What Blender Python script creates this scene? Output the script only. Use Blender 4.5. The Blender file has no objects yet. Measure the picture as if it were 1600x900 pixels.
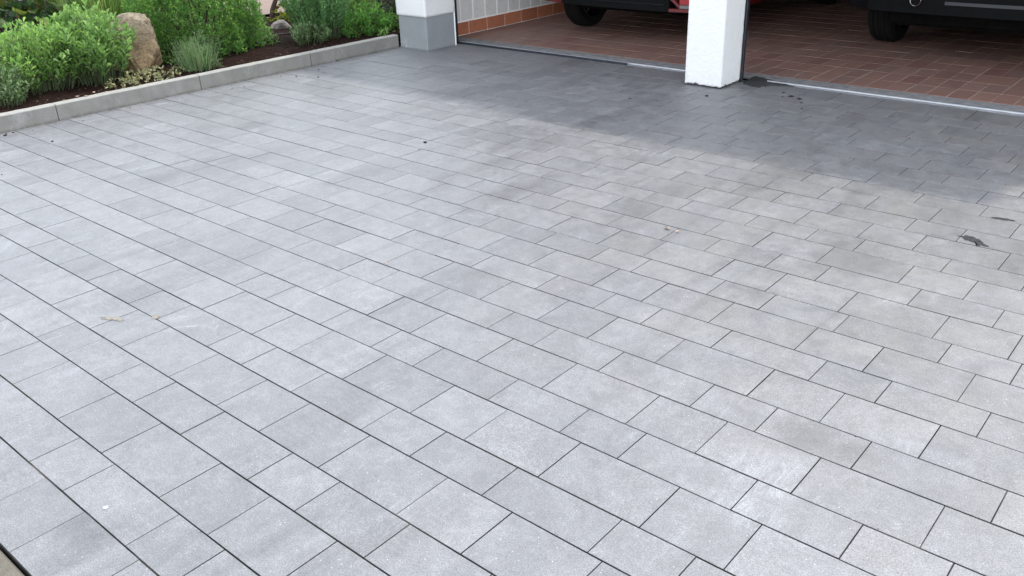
import bpy, bmesh, math, random
import numpy as np
from mathutils import Vector, Matrix

random.seed(7)
rng = np.random.default_rng(7)
SC = bpy.context.scene
COL = SC.collection
R = math.radians

# ------------------------------------------------------------------ camera
CAM_H = 1.52462
FPX = 1364.65 / 1600.0
RT = Vector((0.76098439, 0.64802669, -0.03105109))
DN = Vector((0.2603437, -0.34886274, -0.90028659))
FW = Vector((-0.59424231, 0.67702008, -0.43418877))
cam_d = bpy.data.cameras.new("camera")
cam = bpy.data.objects.new("camera", cam_d)
COL.objects.link(cam)
cam_d.sensor_width = 36.0
cam_d.lens = 36.0 * FPX
cam_d.clip_start = 0.05
cam_d.clip_end = 500.0
mw = Matrix.Identity(4)
for i in range(3):
    mw[i][0] = RT[i]; mw[i][1] = -DN[i]; mw[i][2] = -FW[i]
mw[2][3] = CAM_H
cam.matrix_world = mw
SC.camera = cam
SC.render.resolution_x = 1024
SC.render.resolution_y = 576

# ------------------------------------------------------------------ light
SUNV = Vector((0.12, 1.42, 2.95)).normalized()
world = bpy.data.worlds.new("World")
SC.world = world
world.use_nodes = True
wn = world.node_tree.nodes; wl = world.node_tree.links
sky = wn.new("ShaderNodeTexSky")
sky.sky_type = 'NISHITA'
sky.sun_disc = False
sky.sun_elevation = math.asin(SUNV.z)
sky.sun_rotation = math.atan2(SUNV.x, SUNV.y)
sky.air_density = 1.0
sky.dust_density = 0.5
hz = wn.new("ShaderNodeHueSaturation")          # thin bright haze: paler than a deep blue sky
hz.inputs["Saturation"].default_value = 0.28
wl.new(sky.outputs[0], hz.inputs["Color"])
wl.new(hz.outputs[0], wn["Background"].inputs[0])
wn["Background"].inputs[1].default_value = 0.15
sun_d = bpy.data.lights.new("sun", 'SUN')
sun_d.energy = 0.52
sun_d.angle = R(2.2)
sun_d.color = (1.0, 0.955, 0.90)
sun = bpy.data.objects.new("sun", sun_d)
COL.objects.link(sun)
sun.rotation_euler = SUNV.to_track_quat('Z', 'Y').to_euler()
SC.view_settings.view_transform = 'Standard'
SC.view_settings.look = 'None'
SC.view_settings.gamma = 1.0
SC.view_settings.use_curve_mapping = False
SC.view_settings.exposure = 2.08
SC.render.engine = 'CYCLES'
SC.cycles.max_bounces = 8

# ------------------------------------------------------------------ node helpers
class NT:
    def __init__(self, name):
        self.m = bpy.data.materials.new(name)
        self.m.use_nodes = True
        self.n = self.m.node_tree.nodes
        self.l = self.m.node_tree.links
        self.b = self.n["Principled BSDF"]
        self.out = self.n["Material Output"]
    def set(self, node, key, v):
        if hasattr(v, 'is_linked') or isinstance(v, bpy.types.NodeSocket):
            self.l.new(v, node.inputs[key])
        else:
            node.inputs[key].default_value = v
    def p(self, key, v):
        self.set(self.b, key, v)
    def pos(self):
        return self.n.new("ShaderNodeNewGeometry").outputs["Position"]
    def noise(self, vec, scale, detail=4, rough=.55, dist=0):
        t = self.n.new("ShaderNodeTexNoise")
        self.set(t, "Vector", vec); self.set(t, "Scale", scale); self.set(t, "Detail", detail)
        self.set(t, "Roughness", rough); self.set(t, "Distortion", dist)
        return t.outputs[0]
    def voro(self, vec, scale, feature='F1'):
        t = self.n.new("ShaderNodeTexVoronoi")
        t.feature = feature
        self.set(t, "Vector", vec); self.set(t, "Scale", scale)
        return t.outputs["Distance"]
    def map(self, vec, scale=(1, 1, 1), loc=(0, 0, 0), rot=(0, 0, 0)):
        t = self.n.new("ShaderNodeMapping")
        self.set(t, "Vector", vec); self.set(t, "Scale", scale); self.set(t, "Location", loc); self.set(t, "Rotation", rot)
        return t.outputs[0]
    def math(self, op, a, b=0.0, c=0.0, clamp=False):
        t = self.n.new("ShaderNodeMath"); t.operation = op; t.use_clamp = clamp
        self.set(t, 0, a); self.set(t, 1, b); self.set(t, 2, c)
        return t.outputs[0]
    def rng(self, v, a, b, c, d, smooth=False):
        t = self.n.new("ShaderNodeMapRange"); t.clamp = True
        if smooth: t.interpolation_type = 'SMOOTHSTEP'
        self.set(t, 0, v); self.set(t, 1, a); self.set(t, 2, b); self.set(t, 3, c); self.set(t, 4, d)
        return t.outputs[0]
    def mix(self, f, a, b, mode='MIX'):
        t = self.n.new("ShaderNodeMix"); t.data_type = 'RGBA'; t.blend_type = mode
        self.set(t, 0, f)
        for k, v in ((6, a), (7, b)):
            if isinstance(v, (tuple, list)): v = (*v[:3], 1.0)
            self.set(t, k, v)
        return t.outputs[2]
    def ramp(self, f, stops):
        t = self.n.new("ShaderNodeValToRGB")
        cr = t.color_ramp
        while len(cr.elements) < len(stops): cr.elements.new(.5)
        for e, (p, c) in zip(cr.elements, stops):
            e.position = p; e.color = (*c, 1)
        self.set(t, 0, f)
        return t.outputs[0]
    def sep(self, vec):
        t = self.n.new("ShaderNodeSeparateXYZ"); self.set(t, 0, vec)
        return t.outputs
    def rand(self):
        a = self.n.new("ShaderNodeObjectInfo").outputs["Random"]
        b = self.n.new("ShaderNodeNewGeometry").outputs["Random Per Island"]
        return self.math('FRACT', self.math('ADD', a, b))
    def bump(self, h, strength, dist=.01):
        t = self.n.new("ShaderNodeBump")
        self.set(t, "Height", h); self.set(t, "Strength", strength); self.set(t, "Distance", dist)
        self.l.new(t.outputs[0], self.b.inputs["Normal"])
    def hsv(self, col, h=.5, s=1.0, v=1.0):
        t = self.n.new("ShaderNodeHueSaturation")
        self.set(t, "Hue", h); self.set(t, "Saturation", s); self.set(t, "Value", v); self.set(t, "Color", col)
        return t.outputs[0]

def simple(name, col, rough=.6, metal=0.0, var=.0, scale=20, bump=0, spec=.5, coat=0):
    k = NT(name)
    c = (*col, 1)
    if var:
        nz = k.noise(k.pos(), scale, 5)
        c = k.hsv(c, .5, 1.0, k.rng(nz, .3, .7, 1 - var, 1 + var))
    k.p("Base Color", c); k.p("Roughness", rough); k.p("Metallic", metal); k.p("Specular IOR Level", spec)
    if coat: k.p("Coat Weight", coat)
    if bump: k.bump(k.noise(k.pos(), scale * 3, 4), bump)
    return k.m

M = {}
# concrete paving stone ---------------------------------------------------
WHITE = [(-5.72, 2.85, .08, .16), (-5.37, 2.80, .09, .20), (-4.88, 2.31, .09, .24), (-5.03, 3.18, .06, .10), (-5.54, 5.02, .12, .40), (-.77, 1.89, .16, .16),
         (-.74, 1.73, .14, .10), (-1.51, 2.17, .05, .05), (-1.94, 1.56, .06, .05), (-.86, 3.16, .10, .07), (-4.35, 4.50, .20, .12), (-3.2, 4.25, .25, .10), (-2.62, 4.25, .22, .10)]
DARK = [(-2.18, 3.51, .16, .50), (-1.33, 2.93, .14, .07), (-1.52, 2.89, .07, .06), (-2.26, 2.32, .12, .30), (-3.40, 3.87, .12, .22), (-3.71, 2.96, .14, .35),
        (-1.15, 3.51, .22, .40), (-2.04, .60, .12, .10), (-3.55, 1.83, .12, .40), (-5.16, 3.27, .12, .20), (-1.71, 4.37, .16, .22), (-.70, 2.14, .2, .12), (-4.6, 2.4, .12, .6), (-2.85, 3.3, .12, .5), (-1.0, 4.2, .18, .3), (-.6, 3.75, .15, .45)]
def mat_stone():
    k = NT("paving concrete")
    P = k.pos(); r = k.rand()
    xyz = k.sep(P)
    base = k.ramp(r, [(0, (.135, .138, .142)), (.5, (.152, .155, .159)), (1, (.170, .172, .175))])
    # cloudy shading of the cast stone (differs from stone to stone)
    off = k.n.new("ShaderNodeVectorMath"); off.operation = 'ADD'
    k.l.new(P, off.inputs[0])
    cb = k.n.new("ShaderNodeCombineXYZ"); k.set(cb, 2, k.math('MULTIPLY', r, 40.0)); k.l.new(cb.outputs[0], off.inputs[1])
    cl = k.noise(off.outputs[0], 9, 6, .68, .5)
    base = k.hsv(base, .5, 1, k.rng(cl, .3, .7, .80, 1.17))
    # tyre tracks and rubbed streaks running towards the garage
    st = k.noise(k.map(P, (9, .8, 1)), 1.0, 4, .6)
    big = k.noise(P, .9, 2)
    stm = k.math('MULTIPLY', k.rng(st, .52, .66, 0, 1), k.rng(big, .42, .6, 0, 1))
    base = k.hsv(base, .5, 1, k.math('SUBTRACT', 1.0, k.math('MULTIPLY', stm, .2)))
    def track(x, w):
        d = k.math('ABSOLUTE', k.math('SUBTRACT', xyz[0], k.math('ADD', x, k.math('MULTIPLY', k.noise(k.map(P, (.1, .5, 1)), 1, 1), .5))))
        return k.rng(d, w * .55, w, 1, 0, True)
    tr = k.math('MAXIMUM', track(-3.45, .13), k.math('MAXIMUM', track(-4.75, .13), k.math('MAXIMUM', track(-1.6, .12), track(-2.15, .1))))
    trn = k.math('MULTIPLY', tr, k.rng(k.noise(k.map(P, (2.5, 1.2, 1)), 1.0, 3), .42, .62, 0, 1))
    tread = k.n.new("ShaderNodeTexWave"); tread.wave_type = 'BANDS'; tread.bands_direction = 'Y'
    k.set(tread, "Vector", P); k.set(tread, "Scale", 14.0); k.set(tread, "Distortion", 4.0); k.set(tread, "Detail", 2.0); k.set(tread, "Detail Scale", 3.0)
    trn = k.math('MULTIPLY', trn, k.rng(tread.outputs[1], .2, .8, .55, 1))
    base = k.hsv(base, .5, 1, k.math('SUBTRACT', 1.0, k.math('MULTIPLY', trn, .24)))
    # pale rubbed scuffs
    sc = k.noise(k.map(P, (16, 3.5, 1), rot=(0, 0, .5)), 1.0, 6, .7, .8)
    scm = k.math('MULTIPLY', k.rng(sc, .56, .72, 0, 1), k.rng(k.noise(P, 1.7, 3), .5, .68, 0, 1))
    base = k.mix(k.math('MULTIPLY', scm, .45), base, (.36, .37, .38))
    # pale hazy bloom drawn out along the driving direction
    bl = k.noise(k.map(P, (5.5, 1.6, 1), loc=(2, 5, 0)), 1.0, 6, .72, .6)
    gate = k.rng(k.math('FRACT', k.math('MULTIPLY', r, 7.31)), 0, 1, .3, 1)
    bl = k.math('ADD', bl, k.math('MULTIPLY', k.math('SUBTRACT', k.noise(P, 60, 3, .7), .5), .16))
    blm = k.math('MULTIPLY', k.math('MULTIPLY', k.rng(bl, .50, .70, 0, 1), gate), k.rng(k.noise(P, 1.1, 3), .36, .6, .1, 1))
    base = k.mix(k.math('MULTIPLY', blm, .5), base, (.245, .25, .257))
    sm = k.noise(k.map(P, (3.2, 2.2, 1), loc=(7, 1, 0)), 1.0, 5, .7, 1.2)
    base = k.hsv(base, .5, 1, k.math('SUBTRACT', 1.0, k.math('MULTIPLY', k.rng(sm, .54, .70, 0, .15), gate)))
    # beige dust blown over the right half
    dm = k.math('MULTIPLY', k.rng(xyz[0], -3.6, -1.0, .05, .8), k.rng(xyz[1], 1.6, 3.0, .25, 1.0))
    du = k.math('MULTIPLY', dm, k.rng(k.noise(P, 3.2, 5, .65), .38, .68, .1, .75))
    base = k.mix(du, base, (.192, .182, .164))
    # chalky white marks
    wm = k.rng(k.noise(P, 3.1, 7, .78, 1.0), .64, .73, 0, .6)
    base = k.mix(wm, base, (.38, .385, .39))
    m1 = k.noise(off.outputs[0], 24, 4, .7); m2 = k.noise(P, 62, 3, .7)
    base = k.hsv(base, .5, 1, k.math('MULTIPLY', k.rng(m1, .3, .7, .88, 1.12), k.rng(m2, .3, .7, .90, 1.10)))
    ck = k.math('MULTIPLY', k.rng(k.noise(off.outputs[0], 13, 7, .8, .8), .56, .72, 0, 1), gate)
    base = k.mix(k.math('MULTIPLY', ck, .5), base, (.29, .293, .297))
    # individual rubbed white marks and dark rubber smudges
    def spot(x, y, rx, ry, rot=0.0):
        mp = k.map(P, (1, 1, 0), (0, 0, 0))
        sb = k.n.new("ShaderNodeVectorMath"); sb.operation = 'SUBTRACT'
        k.l.new(mp, sb.inputs[0]); sb.inputs[1].default_value = (x, y, 0)
        rt_ = k.map(sb.outputs[0], (1, 1, 1), rot=(0, 0, rot))
        dv = k.n.new("ShaderNodeVectorMath"); dv.operation = 'DIVIDE'
        k.l.new(rt_, dv.inputs[0]); dv.inputs[1].default_value = (rx, ry, 1)
        ln = k.n.new("ShaderNodeVectorMath"); ln.operation = 'LENGTH'
        k.l.new(dv.outputs[0], ln.inputs[0])
        return k.rng(ln.outputs[1], .35, 1.0, 1, 0, True)
    def spots(L):
        a = None
        for q in L:
            t = spot(*q); a = t if a is None else k.math('MAXIMUM', a, t)
        return a
    scr = k.rng(k.noise(k.map(P, (46, 10, 1), rot=(0, 0, .35)), 1.0, 7, .8, .8), .44, .64, 0, 1)
    wsp = k.math('MULTIPLY', spots(WHITE), scr)
    base = k.mix(k.math('MULTIPLY', k.math('MULTIPLY', wsp, gate), .65), base, (.33, .34, .35))
    dsp = k.math('MULTIPLY', spots(DARK), k.rng(k.noise(k.map(P, (7, 3, 1)), 1.0, 5, .7), .35, .6, .2, 1))
    base = k.hsv(base, .5, 1, k.math('SUBTRACT', 1.0, k.math('MULTIPLY', k.math('MULTIPLY', dsp, gate), .34)))
    # aggregate grain
    g1 = k.noise(P, 260, 2, .7); g2 = k.noise(P, 130, 2, .6)
    base = k.hsv(base, .5, 1, k.math('MULTIPLY', k.rng(g1, .3, .7, .60, 1.40), k.rng(g2, .3, .7, .93, 1.07)))
    pits = k.rng(k.voro(P, 70), .05, .12, 1, 0)
    pits = k.math('MULTIPLY', pits, k.rng(k.noise(P, 45, 1), .52, .6, 0, 1))
    base = k.mix(k.math('MULTIPLY', pits, .55), base, (.07, .07, .075))
    spk = k.math('MULTIPLY', k.rng(k.voro(k.map(P, loc=(3, 1, 0)), 60), .05, .11, 1, 0), k.rng(k.noise(P, 30, 1), .52, .58, 0, 1))
    base = k.mix(k.math('MULTIPLY', spk, .8), base, (.6, .6, .6))
    k.p("Base Color", base)
    k.p("Roughness", k.rng(cl, .3, .7, .46, .60))
    k.p("Specular IOR Level", .85)
    k.bump(k.math('ADD', g1, k.math('MULTIPLY', g2, .7)), .35, .0015)
    return k.m
M['stone'] = mat_stone()

def mat_joint():
    k = NT("joint sand")
    P = k.pos()
    c = k.ramp(k.noise(P, 3.0, 4), [(.3, (.040, .040, .041)), (.52, (.062, .060, .057)), (.68, (.15, .135, .11))])
    k.p("Base Color", c); k.p("Roughness", .95); k.p("Specular IOR Level", .1)
    return k.m
M['joint'] = mat_joint()

def mat_oldslab():
    k = NT("sandy old slab")
    P = k.pos()
    c = k.ramp(k.noise(P, 25, 6, .7), [(.3, (.09, .08, .06)), (.7, (.15, .135, .105))])
    c = k.hsv(c, .5, 1, k.rng(k.noise(P, 300, 2), .3, .7, .8, 1.2))
    k.p("Base Color", c); k.p("Roughness", .9); k.bump(k.noise(P, 200, 3), .5, .003)
    return k.m
M['oldslab'] = mat_oldslab()

def mat_kerb():
    k = NT("kerb concrete")
    P = k.pos()
    c = k.ramp(k.noise(P, 6, 5, .6, .5), [(.3, (.178, .175, .158)), (.7, (.238, .234, .214))])
    z = k.sep(P)[2]
    bl = k.math('MULTIPLY', k.rng(k.noise(k.map(P, (1, 1, .5)), 11, 6, .75), .50, .68, 0, 1), k.rng(k.noise(P, 1.7, 2), .42, .58, 0, 1))
    c = k.mix(k.math('MULTIPLY', bl, .5), c, (.42, .43, .42))
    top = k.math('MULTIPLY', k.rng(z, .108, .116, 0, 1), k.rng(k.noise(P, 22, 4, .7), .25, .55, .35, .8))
    c = k.mix(top, c, (.36, .35, .315))  # cream tone on the top: strong light falling there painted into the colour
    drip = k.rng(k.noise(k.map(P, (1, 14, 1.5)), 1.0, 5), .55, .72, 0, .22)
    c = k.mix(drip, c, (.16, .155, .14))
    c = k.hsv(c, .5, 1, k.rng(k.noise(P, 260, 2), .3, .7, .84, 1.16))
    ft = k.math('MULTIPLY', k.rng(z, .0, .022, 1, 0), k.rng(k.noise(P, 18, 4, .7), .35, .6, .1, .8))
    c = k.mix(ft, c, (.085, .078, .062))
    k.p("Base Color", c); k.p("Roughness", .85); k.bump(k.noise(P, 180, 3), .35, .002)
    return k.m
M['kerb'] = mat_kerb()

def mat_plaster():
    k = NT("white rough render")
    P = k.pos()
    c = k.mix(k.rng(k.noise(P, 4, 4), .3, .8, 0, .35), (.745, .745, .735), (.68, .69, .70))
    z = k.sep(P)[2]
    d = k.math('MULTIPLY', k.rng(z, .0, .12, 1, 0), k.rng(k.noise(P, 30, 5, .7), .45, .7, 0, .6))
    c = k.mix(d, c, (.5, .49, .46))
    k.p("Base Color", c); k.p("Roughness", .9)
    h = k.math('ADD', k.noise(P, 130, 5, .6), k.math('MULTIPLY', k.noise(P, 38, 4, .6), 1.3))
    k.bump(h, .6, .006)
    return k.m
M['plaster'] = mat_plaster()

def mat_plinth():
    k = NT("grey plinth paint")
    P = k.pos()
    c = k.mix(k.rng(k.noise(P, 5, 4), .3, .7, 0, 1), (.235, .255, .265), (.275, .29, .30))
    xyz = k.sep(P)
    m = k.math('MULTIPLY', k.rng(xyz[0], -6.34, -6.20, 1, 0), k.rng(xyz[2], .0, .13, 1, 0))
    m = k.math('MULTIPLY', m, k.rng(k.noise(P, 35, 5, .7), .42, .62, 0, 1))
    c = k.mix(k.math('MULTIPLY', m, .8), c, (.55, .55, .57))
    m2 = k.rng(k.math('ADD', xyz[2], k.math('MULTIPLY', k.noise(P, 20, 3), .03)), .012, .03, .6, 0)
    c = k.mix(m2, c, (.14, .14, .145))
    k.p("Base Color", c); k.p("Roughness", .75); k.bump(k.noise(P, 160, 3), .25, .003)
    return k.m
M['plinth'] = mat_plinth()

def mat_tile(name, stops, rough=.45, grain=.12, spots=True):
    k = NT(name)
    P = k.pos(); r = k.rand()
    c = k.ramp(r, stops)
    n = k.noise(P, 14, 5, .65)
    c = k.hsv(c, .5, 1, k.rng(n, .3, .7, 1 - grain, 1 + grain))
    if spots:
        d = k.rng(k.noise(P, 2.2, 4), .45, .75, 0, .35)
        c = k.mix(d, c, (.22, .19, .17))
    k.p("Base Color", c); k.p("Roughness", k.rng(n, .3, .7, rough - .08, rough + .12))
    k.bump(k.noise(P, 60, 3), .15, .003)
    return k.m
M['floor_tile'] = mat_tile("terracotta floor tile", [(0, (.215, .115, .095)), (.35, (.255, .145, .116)), (.7, (.28, .16, .127)), (1, (.235, .14, .116))])
M['skirting'] = mat_tile("terracotta skirting tile", [(0, (.40, .15, .08)), (.5, (.44, .17, .095)), (1, (.35, .125, .07))], .35, .1, False)
M['wall_tile'] = mat_tile("off white wall tile", [(0, (.66, .655, .63)), (.5, (.72, .715, .69)), (1, (.69, .68, .66))], .3, .04, False)
M['grout'] = simple("grey grout", (.33, .265, .225), .95, var=.2, scale=12)
M['grout_white'] = simple("white grout", (.92, .92, .91), .9)
M['dark_frame'] = simple("dark steel door frame", (.022, .027, .036), .45, .3, var=.2)
M['alu'] = simple("aluminium threshold", (.62, .64, .67), .5, .75, var=.1, scale=9)
M['dull_alu'] = simple("dull aluminium", (.30, .31, .33), .7, .4, var=.2, scale=14)
M['mortar'] = simple("grey mortar strip", (.20, .20, .20), .95, var=.25, scale=16, bump=.4)
M['dark_mortar'] = simple("dark damp mortar", (.035, .038, .04), .8, var=.4, scale=30, bump=.6)
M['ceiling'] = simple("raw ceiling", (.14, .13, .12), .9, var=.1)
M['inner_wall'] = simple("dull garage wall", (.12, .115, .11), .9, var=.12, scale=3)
M['roof'] = simple("roof felt", (.08, .08, .085), .9, var=.2)
M['fascia'] = simple("grey fascia", (.5, .5, .5), .6)

def mat_soil():
    k = NT("dark bark soil")
    P = k.pos()
    n = k.noise(P, 30, 6, .7)
    c = k.ramp(n, [(.28, (.010, .005, .004)), (.5, (.027, .0135, .010)), (.72, (.055, .03, .022))])
    c = k.hsv(c, .5, 1, k.rng(k.noise(P, 160, 3), .3, .7, .6, 1.5))
    k.p("Base Color", c); k.p("Roughness", .98); k.p("Specular IOR Level", .1)
    k.bump(k.math('ADD', n, k.noise(P, 120, 4)), 1.0, .02)
    return k.m
M['soil'] = mat_soil()
M['path'] = simple("pinkish gravel path", (.25, .185, .15), .95, var=.25, scale=60, bump=.6)
M['ground'] = simple("grey street ground", (.16, .155, .15), .95, var=.2, scale=8)

def mat_rock():
    k = NT("brown boulder")
    P = k.pos()
    z = k.sep(P)[2]
    c1 = k.ramp(k.noise(P, 11, 6, .7, .6), [(.25, (.15, .095, .055)), (.5, (.38, .26, .14)), (.75, (.54, .39, .22))])
    c2 = k.ramp(k.noise(P, 16, 6, .7, .4), [(.3, (.16, .125, .095)), (.55, (.345, .29, .205)), (.8, (.55, .485, .36))])
    t = k.rng(k.math('ADD', z, k.math('MULTIPLY', k.noise(P, 6, 3), .2)), .28, .66, 0, 1)
    c = k.mix(t, c1, c2)
    c = k.mix(k.rng(k.noise(P, 4, 4), .6, .75, 0, .5), c, (.30, .11, .05))
    c = k.hsv(c, .5, 1, k.rng(k.noise(P, 90, 4), .3, .7, .75, 1.25))
    k.p("Base Color", c); k.p("Roughness", .9)
    k.bump(k.math('ADD', k.noise(P, 28, 6, .7, .5), k.noise(k.map(P, (1, 1, 3)), 20, 5, .65, 1)), 1.0, .03)
    return k.m
M['rock'] = mat_rock()
M['grey_rock'] = simple("grey brown stone", (.22, .19, .175), .9, var=.3, scale=25, bump=.8)

def mat_leaf(name, c0, c1, c2, trans=.35, rough=.5, tip=None, spec=.35):
    k = NT(name)
    r = k.rand()
    c = k.ramp(r, [(0, c0), (.55, c1), (1, c2)])
    n = k.noise(k.pos(), 7, 3)
    c = k.hsv(c, .5, 1, k.rng(n, .3, .7, .75, 1.25))
    k.p("Base Color", c); k.p("Roughness", rough); k.p("Specular IOR Level", spec)
    t = k.n.new("ShaderNodeBsdfTranslucent")
    k.l.new(k.hsv(c, .485, 1.15, 1.25), t.inputs[0])
    m = k.n.new("ShaderNodeMixShader"); m.inputs[0].default_value = trans
    k.l.new(k.b.outputs[0], m.inputs[1]); k.l.new(t.outputs[0], m.inputs[2])
    k.l.new(m.outputs[0], k.out.inputs[0])
    return k.m
M['leaf_light'] = mat_leaf("light green perennial leaf", (.13, .26, .07), (.195, .35, .10), (.31, .46, .165), .55, .45)
M['leaf_broad'] = mat_leaf("mid green broad leaf", (.13, .25, .08), (.19, .33, .105), (.28, .43, .16), .55, .4)
M['leaf_box'] = mat_leaf("boxwood leaf", (.065, .18, .05), (.135, .285, .075), (.29, .44, .125), .55, .38)
M['leaf_lav'] = mat_leaf("grey green lavender leaf", (.10, .18, .08), (.15, .25, .11), (.24, .28, .16), .45, .6)
M['leaf_blue'] = mat_leaf("blue green leaf", (.13, .28, .12), (.19, .37, .155), (.29, .46, .20), .58, .5)
M['leaf_mid'] = mat_leaf("fresh green leaf", (.075, .21, .05), (.12, .29, .065), (.20, .37, .09), .55, .45)
M['leaf_dark'] = mat_leaf("dark green leaf", (.02, .05, .022), (.035, .075, .03), (.07, .11, .045), .25, .45)
M['leaf_hyd'] = mat_leaf("dull dark vine leaf", (.035, .085, .03), (.06, .125, .04), (.18, .21, .05), .3, .45)
M['leaf_sedum'] = mat_leaf("grey green fleshy leaf", (.09, .16, .07), (.13, .21, .09), (.20, .28, .12), .3, .5)
M['leaf_pale'] = mat_leaf("cream edged leaf", (.13, .16, .07), (.24, .25, .12), (.42, .40, .22), .25, .6)
M['leaf_yellow'] = mat_leaf("yellow green leaf", (.10, .16, .02), (.18, .23, .03), (.30, .31, .06), .3, .5)
M['grass'] = mat_leaf("long grass blade", (.055, .12, .03), (.09, .18, .045), (.22, .28, .10), .38, .5)
M['stem'] = simple("green stem", (.07, .10, .04), .7, var=.3)
M['bark'] = simple("brown bark", (.075, .048, .035), .9, var=.35, scale=40, bump=.7)
M['dry'] = simple("dry pinkish petal", (.36, .25, .19), .8, var=.3, scale=30)
M['chip'] = simple("pale wood chip", (.20, .135, .10), .9, var=.4, scale=40)
M['soilbit'] = simple("dark soil crumb", (.018, .014, .012), .95)
M['grit'] = simple("fine grit", (.09, .08, .068), .95, var=.5, scale=20)
M['tar'] = simple("black tar", (.02, .021, .023), .55, var=.4, scale=80, bump=.6)
M['yellow_scrape'] = simple("yellowish sand crust", (.22, .20, .165), .95, var=.3, scale=70)
M['white_pebble'] = simple("white pebble", (.62, .60, .57), .8, var=.2, scale=50)
M['hose'] = simple("black hose", (.02, .02, .022), .35)
# car materials
M['red'] = simple("dark red car paint", (.11, .004, .007), .4, .2, coat=.3)
M['black_paint'] = simple("black blue car paint", (.004, .006, .009), .45, 0, spec=.2)
M['black_plastic'] = simple("black bumper plastic", (.004, .0045, .005), .8, var=.15, spec=.12)
M['rubber'] = simple("tyre rubber", (.005, .005, .0055), .85, var=.2, scale=60, spec=.2)
M['rim'] = simple("alloy rim", (.35, .35, .36), .35, .9)
M['glass'] = simple("dark car glass", (.01, .012, .014), .06, spec=.8)
M['red_lens'] = simple("red reflector lens", (.30, .004, .009), .4)
M['silver'] = simple("dull silver trim", (.16, .15, .15), .5, .4)
M['chrome'] = simple("chrome", (.75, .75, .76), .15, 1.0)
M['under'] = simple("dirty underbody", (.006, .0055, .0055), .95, var=.3, spec=.05)
M['rust'] = simple("rusty suspension arm", (.10, .06, .035), .85, var=.35, scale=30)
M['trim_grey'] = simple("grey bumper strip", (.034, .038, .042), .6)

# ------------------------------------------------------------------ object helpers
def link(name, me, mat=None, parent=None, loc=None):
    o = bpy.data.objects.new(name, me)
    COL.objects.link(o)
    if mat is not None and len(me.materials) == 0: me.materials.append(mat)
    if parent is not None: o.parent = parent
    if loc is not None: o.location = loc
    return o
def empty(name, loc, label, cat, group=None, rz=0):
    o = bpy.data.objects.new(name, None)
    o.empty_display_size = .1
    COL.objects.link(o); o.location = loc; o.rotation_euler = (0, 0, rz)
    tag(o, label, cat, group)
    return o
def tag(o, label=None, cat=None, group=None, kind=None):
    if label: o["label"] = label
    if cat: o["category"] = cat
    if group: o["group"] = group
    if kind: o["kind"] = kind
    return o
def mesh(name, verts, faces, smooth=False):
    me = bpy.data.meshes.new(name)
    me.from_pydata([tuple(v) for v in verts], [], [tuple(f) for f in faces])
    me.validate(); me.update()
    if smooth:
        me.polygons.foreach_set("use_smooth", [True] * len(me.polygons))
    return me
def bm_mesh(name, bm, smooth=False):
    bmesh.ops.recalc_face_normals(bm, faces=bm.faces)
    me = bpy.data.meshes.new(name)
    bm.to_mesh(me); bm.free()
    if smooth: me.polygons.foreach_set("use_smooth", [True] * len(me.polygons))
    return me
def bm_box(bm, lo, hi, bev=0, seg=1):
    v = [bm.verts.new((x, y, z)) for x in (lo[0], hi[0]) for y in (lo[1], hi[1]) for z in (lo[2], hi[2])]
    f = [(0, 1, 3, 2), (4, 6, 7, 5), (0, 4, 5, 1), (2, 3, 7, 6), (0, 2, 6, 4), (1, 5, 7, 3)]
    fs = [bm.faces.new([v[i] for i in q]) for q in f]
    if bev:
        es = list({e for q in fs for e in q.edges})
        bmesh.ops.bevel(bm, geom=es, offset=bev, segments=seg, profile=.5, affect='EDGES')
def box(name, lo, hi, mat, parent=None, bev=0, seg=1):
    bm = bmesh.new(); bm_box(bm, lo, hi, bev, seg)
    return link(name, bm_mesh(name, bm), mat, parent)
def chamfer_slab(w, l, t, c, cz):
    """slab centred on the origin, top at z=0, chamfered top rim"""
    a, b = w / 2, l / 2
    v = [(-a + c, -b + c, 0), (a - c, -b + c, 0), (a - c, b - c, 0), (-a + c, b - c, 0),
         (-a, -b, -cz), (a, -b, -cz), (a, b, -cz), (-a, b, -cz),
         (-a, -b, -t), (a, -b, -t), (a, b, -t), (-a, b, -t)]
    f = [(0, 1, 2, 3)]
    for i in range(4):
        j = (i + 1) % 4
        f += [(4 + i, 4 + j, j, i), (8 + i, 8 + j, 4 + j, 4 + i)]
    return v, f
def project(p):
    q = Vector(p) - Vector((0, 0, CAM_H))
    z = q.dot(FW)
    if z < .05: return None
    return (800 + 1364.65 * q.dot(RT) / z, 450 + 1364.65 * q.dot(DN) / z, z)
def seen_area(cx, cy, w, l, z=0):
    s = [project((cx + a * w / 2, cy + b * l / 2, z)) for a, b in ((-1, -1), (1, -1), (1, 1), (-1, 1))]
    if any(q is None for q in s): return 0
    xs = [min(max(q[0], 0), 1600) for q in s]; ys = [min(max(q[1], 0), 900) for q in s]
    return abs(sum(xs[i] * ys[(i + 1) % 4] - xs[(i + 1) % 4] * ys[i] for i in range(4))) / 2

# ------------------------------------------------------------------ ground and driveway
def kerb_x(y): return -6.445 + .045 * (y - 2.2) / 3.58
g = mesh("ground", [(-60, -60, -.09), (60, -60, -.09), (60, 60, -.09), (-60, 60, -.09)], [(0, 1, 2, 3)])
tag(link("ground", g, M['ground']), kind="structure")

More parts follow.
